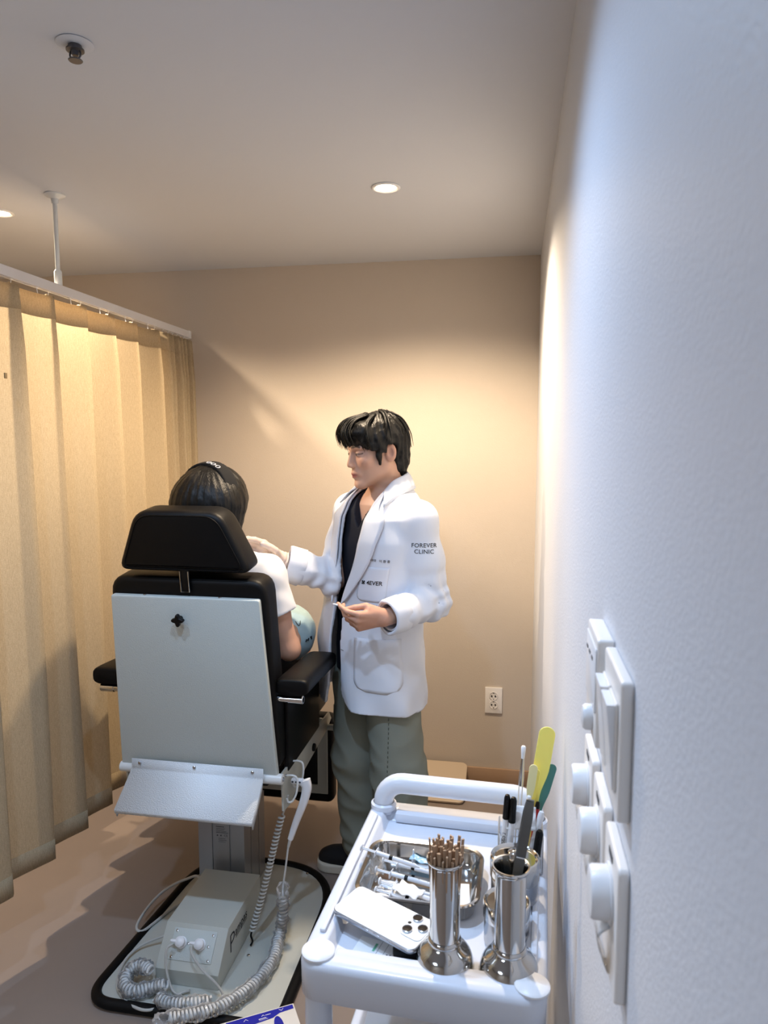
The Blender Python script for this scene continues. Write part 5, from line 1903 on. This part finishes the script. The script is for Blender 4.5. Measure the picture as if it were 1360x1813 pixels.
# ---- the seated person, seen from behind
PX, PY = -.962, 2.262
pat = thing('person', 'seated person seen from behind, dark hair with a black headband, white short-sleeved shirt', 'person', (PX, PY, 0))
PO = np.array([PX, PY, 0.0])
G_o = np.array([-.966, 2.205, 1.418]) - PO      # head centre
def pat_head(p):
    q = (p - G_o) * np.array([-1, -1, 1])       # faces +Y
    return q @ rotx(rad(6)) / .94
pSR, pSL = np.array([-.808, 2.255, 1.178]) - PO, np.array([-1.122, 2.255, 1.178]) - PO
pER, pEL = np.array([-.738, 2.285, .918]) - PO, np.array([-1.236, 2.292, .938]) - PO
pWR, pWL = np.array([-.795, 2.485, .935]) - PO, np.array([-1.085, 2.50, .93]) - PO
phR = hand_prims(pWR, (-.10, .09, .0), (0, .4, .9), [(.3, .4, .2)] * 4, (-1, [(.020, .024, .012), (.050, .046, .026), (.080, .050, .036), (.100, .048, .040)]), .9)
phL = hand_prims(pWL, (.10, .06, .0), (0, .4, .9), [(.3, .4, .2)] * 4, (1, [(.020, .024, .012), (.050, .046, .026), (.080, .050, .036), (.100, .048, .040)]), .9)
def pat_body(p):
    d = head_sdf(pat_head(p)) * .94
    d = smin(d, rcone(p, G_o + [0, -.015, -.05], (0, 0, 1.22), .048, .052), .02)
    d = smin(d, loft(p, [.72, .80, .95, 1.08, 1.18, 1.24], [.165, .16, .125, .15, .14, .06], [.105, .105, .09, .10, .08, .05], [.02, .02, .005, .0, .0, -.0]), .03)
    for S_, E, Wr, hh in ((pSR, pER, pWR, phR), (pSL, pEL, pWL, phL)):
        d = smin(d, chain(p, [(S_, .042), (S_ * .5 + E * .5, .040), (E, .036), (E * .6 + Wr * .4, .034), (Wr, .024)], .02), .02)
        d = smin(d, hand_sdf(p, hh), .010)
    for sg in (-1, 1):
        d = smin(d, chain(p, [((sg * .085, .03, .800), .078), ((sg * .11, .44, .80), .058), ((sg * .115, .52, .42), .042), ((sg * .115, .50, .20), .034)], .03), .03)
        d = smin(d, rcone(p, (sg * .115, .50, .175), (sg * .12, .62, .155), .036, .028), .02)
    return d
V, Q = nets(pat_body, (-.36, -.16, .10), (.36, .70, 1.56), .0055)
V = taubin(V, Q, 2)
bc = np.tile(np.array(hexc('c99c84')), (len(V), 1))
qh = pat_head(V)
inh = (np.linalg.norm(qh, axis=1) < .19) & (qh[:, 2] > -.13)
bc[inh] = head_paint(qh[inh], bc[inh], None)
np_mesh('body', V, Q, M_skin2, pat, colors=bc)
def tee(p):
    d = loft(p, [.76, .85, .95, 1.08, 1.18, 1.23, 1.26], [.18, .175, .155, .163, .155, .11, .08], [.105, .105, .10, .103, .092, .075, .065], [.015, .012, .008, .0, .0, .0, 0])
    for S_, E in ((pSR, pER), (pSL, pEL)):
        e = chain(p, [(S_ * [.55, 1, 1] + [0, 0, .012], .064), (S_ + [0, 0, -.002], .064), (S_ * .46 + E * .54, .066)], .03)
        ax = unit(E - S_)
        t = (p - (S_ * .50 + E * .50)) @ ax
        e = smax(e, t, .004)
        d = smin(d, e, .02)
    d = d + .0020 * wob(p, 9, 41)
    nk = np.maximum(ell(p, (0, 0, 1.27), (.075, .07, .06)), -1)
    d = np.maximum(d, -nk)
    return np.maximum(d, -(d + .011))
V, Q = nets(tee, (-.36, -.16, .74), (.36, .16, 1.28), .0048)
np_mesh('shirt', taubin(V, Q, 2), Q, M_tee, pat)
def slacks(p):
    d = loft(p, [.722, .78, .88], [.175, .18, .165], [.12, .12, .108], [.02, .02, .01])
    for sg in (-1, 1):
        d = smin(d, chain(p, [((sg * .088, .03, .812), .088), ((sg * .112, .44, .805), .070), ((sg * .115, .525, .42), .056), ((sg * .115, .505, .25), .050)], .02), .02)
    d = np.maximum(d + .003 * wob(p, 6, 44), .723 - p[:, 2] + np.clip((p[:, 1] - .30) * 8, 0, 1))
    return np.maximum(d, -(d + .014))
V, Q = nets(slacks, (-.24, -.14, .18), (.24, .64, .92), .008)
np_mesh('trousers', taubin(V, Q, 2), Q, mat('dark_slacks', '121316', .85), pat)
for sg in (-1, 1):
    def pf(p, sg=sg):
        d = rcone(p, (sg * .115, .505, .175), (sg * .12, .64, .155), .046, .036)
        return np.maximum(d, .130 - p[:, 2])
    V, Q = nets(pf, (sg * .115 - .07, .42, .10), (sg * .115 + .07, .70, .25), .006)
    np_mesh('shoe', taubin(V, Q, 2), Q, M_shoe, pat)
def pat_hair(p):
    q = p - G_o
    d = ell(q, (-.002, .006, .022), (.112, .118, .104))
    d = smin(d, rcone(q, (-.035, -.035, -.01), (-.030, -.045, -.17), .088, .070), .04)
    d = smin(d, rcone(q, (.035, -.035, -.01), (.030, -.045, -.17), .084, .066), .04)
    face = np.maximum(-(q[:, 1] - .062), q[:, 2] - .055)
    d = np.maximum(d, -face)
    th = np.arctan2(q[:, 0], q[:, 1] + .02)
    return d + .0009 * np.sin(th * 26 + 1.5 * wob(q, 3, 51)) + .0008 * np.sin(th * 61) + .0012 * wob(q, 14, 52)
V, Q = nets(pat_hair, (-.17, -.26, 1.17), (.17, .16, 1.58), .0042, 2.0)
phair = np_mesh('hair', taubin(V, Q, 1), Q, M_hair, pat)
# headband over the crown, worn slightly to the right
bn = unit((.36, .86, -.10))
def band(p):
    q = p - G_o
    d0 = ell(q, (-.002, .006, .022), (.1200, .1260, .1120))
    d = np.maximum(d0, -(d0 + .010))
    d = np.maximum(d, np.abs((q - np.array([.01, -.024, .03])) @ bn) - .024)
    return np.maximum(d, -(q[:, 2] + .06))
V, Q = nets(band, (-.17, -.22, 1.32), (.17, .18, 1.58), .0042)
bd = np_mesh('headband', taubin(V, Q, 2), Q, mat('black_terry', '0a0a0b', .9), phair)
rg = MB()
for k, (ax_, az_) in enumerate(((-.002, 0), (.016, 0), (.034, 0))):
    x_ = ax_ + .006
    y_ = -.030 - .42 * (x_ - .01) 
    e = (x_ + .002) / .1200
    f_ = (y_ - .006) / .1260
    z_ = .022 + .1120 * math.sqrt(1 - e * e - f_ * f_)
    n_ = Vector((e / .1200, f_ / .1260, (z_ - .022) / .1120 ** 2)).normalized()
    Mr = Matrix.Translation(Vector((PX, PY, 0)) + Vector(G_o) + Vector((x_, y_, z_ + .0006))) @ frame_from(n_)
    rg.torus((0, 0, 0), .0072, .0014, 20, 6, Mr)
rg.build('silver_ring_mark', mat('silver_print', 'c9c9cd', .4, .2), bd)

# ---- round plush cushion in the lap
PLC = (-.822, 2.530, .905)
t = thing('plush_cushion', 'round pale blue plush cushion held in the lap of the seated person', 'cushion', PLC)
def plush(p):
    q = p
    d = ell(q, (0, 0, 0), (.105, .095, .108))
    return d + .0022 * wob(q, 9, 61)
V, Q = nets(plush, (-.13, -.13, -.13), (.13, .13, .13), .006)
np_mesh('cushion_body', taubin(V, Q, 2), Q, mat('pale_blue_plush', 'b4d2da', .95, sheen=.4, bump=(300, .3)), t)
st = MB()
def pl_pt(a, e):
    return Vector(PLC) + Vector((.107 * cos(e) * sin(a), -.097 * cos(e) * cos(a), .110 * sin(e)))
for (a, e0, e1, da) in ((.95, -.14, -.05, .05), (1.04, -.12, -.03, .05), (1.25, -.10, .0, -.03), (1.18, -.03, .0, .06), (.45, -.20, -.10, .02)):
    st.tube([pl_pt(a + da * k / 4, e0 + (e1 - e0) * k / 4) for k in range(5)], .0022, 6)
st.tube([pl_pt(.62 + .22 * k / 8, .60 - .16 * sin(pi * k / 8)) for k in range(9)], .0012, 6)
st.build('stitched_mark', M_ink, t)

# ------------------------------------------------------------------ tidy: bring origins to the things
bpy.context.view_layer.update()
for o in list(COL.objects):
    if o.type == 'MESH' and o.parent is None and o.location.length < 1e-6 and o.get('kind') != 'structure':
        co = np.array([v.co for v in o.data.vertices])
        c = Vector(((co[:, 0].min() + co[:, 0].max()) / 2, (co[:, 1].min() + co[:, 1].max()) / 2, co[:, 2].min()))
        o.data.transform(Matrix.Translation(-c))
        o.location = c
        for ch in o.children:
            ch.location = ch.location - c
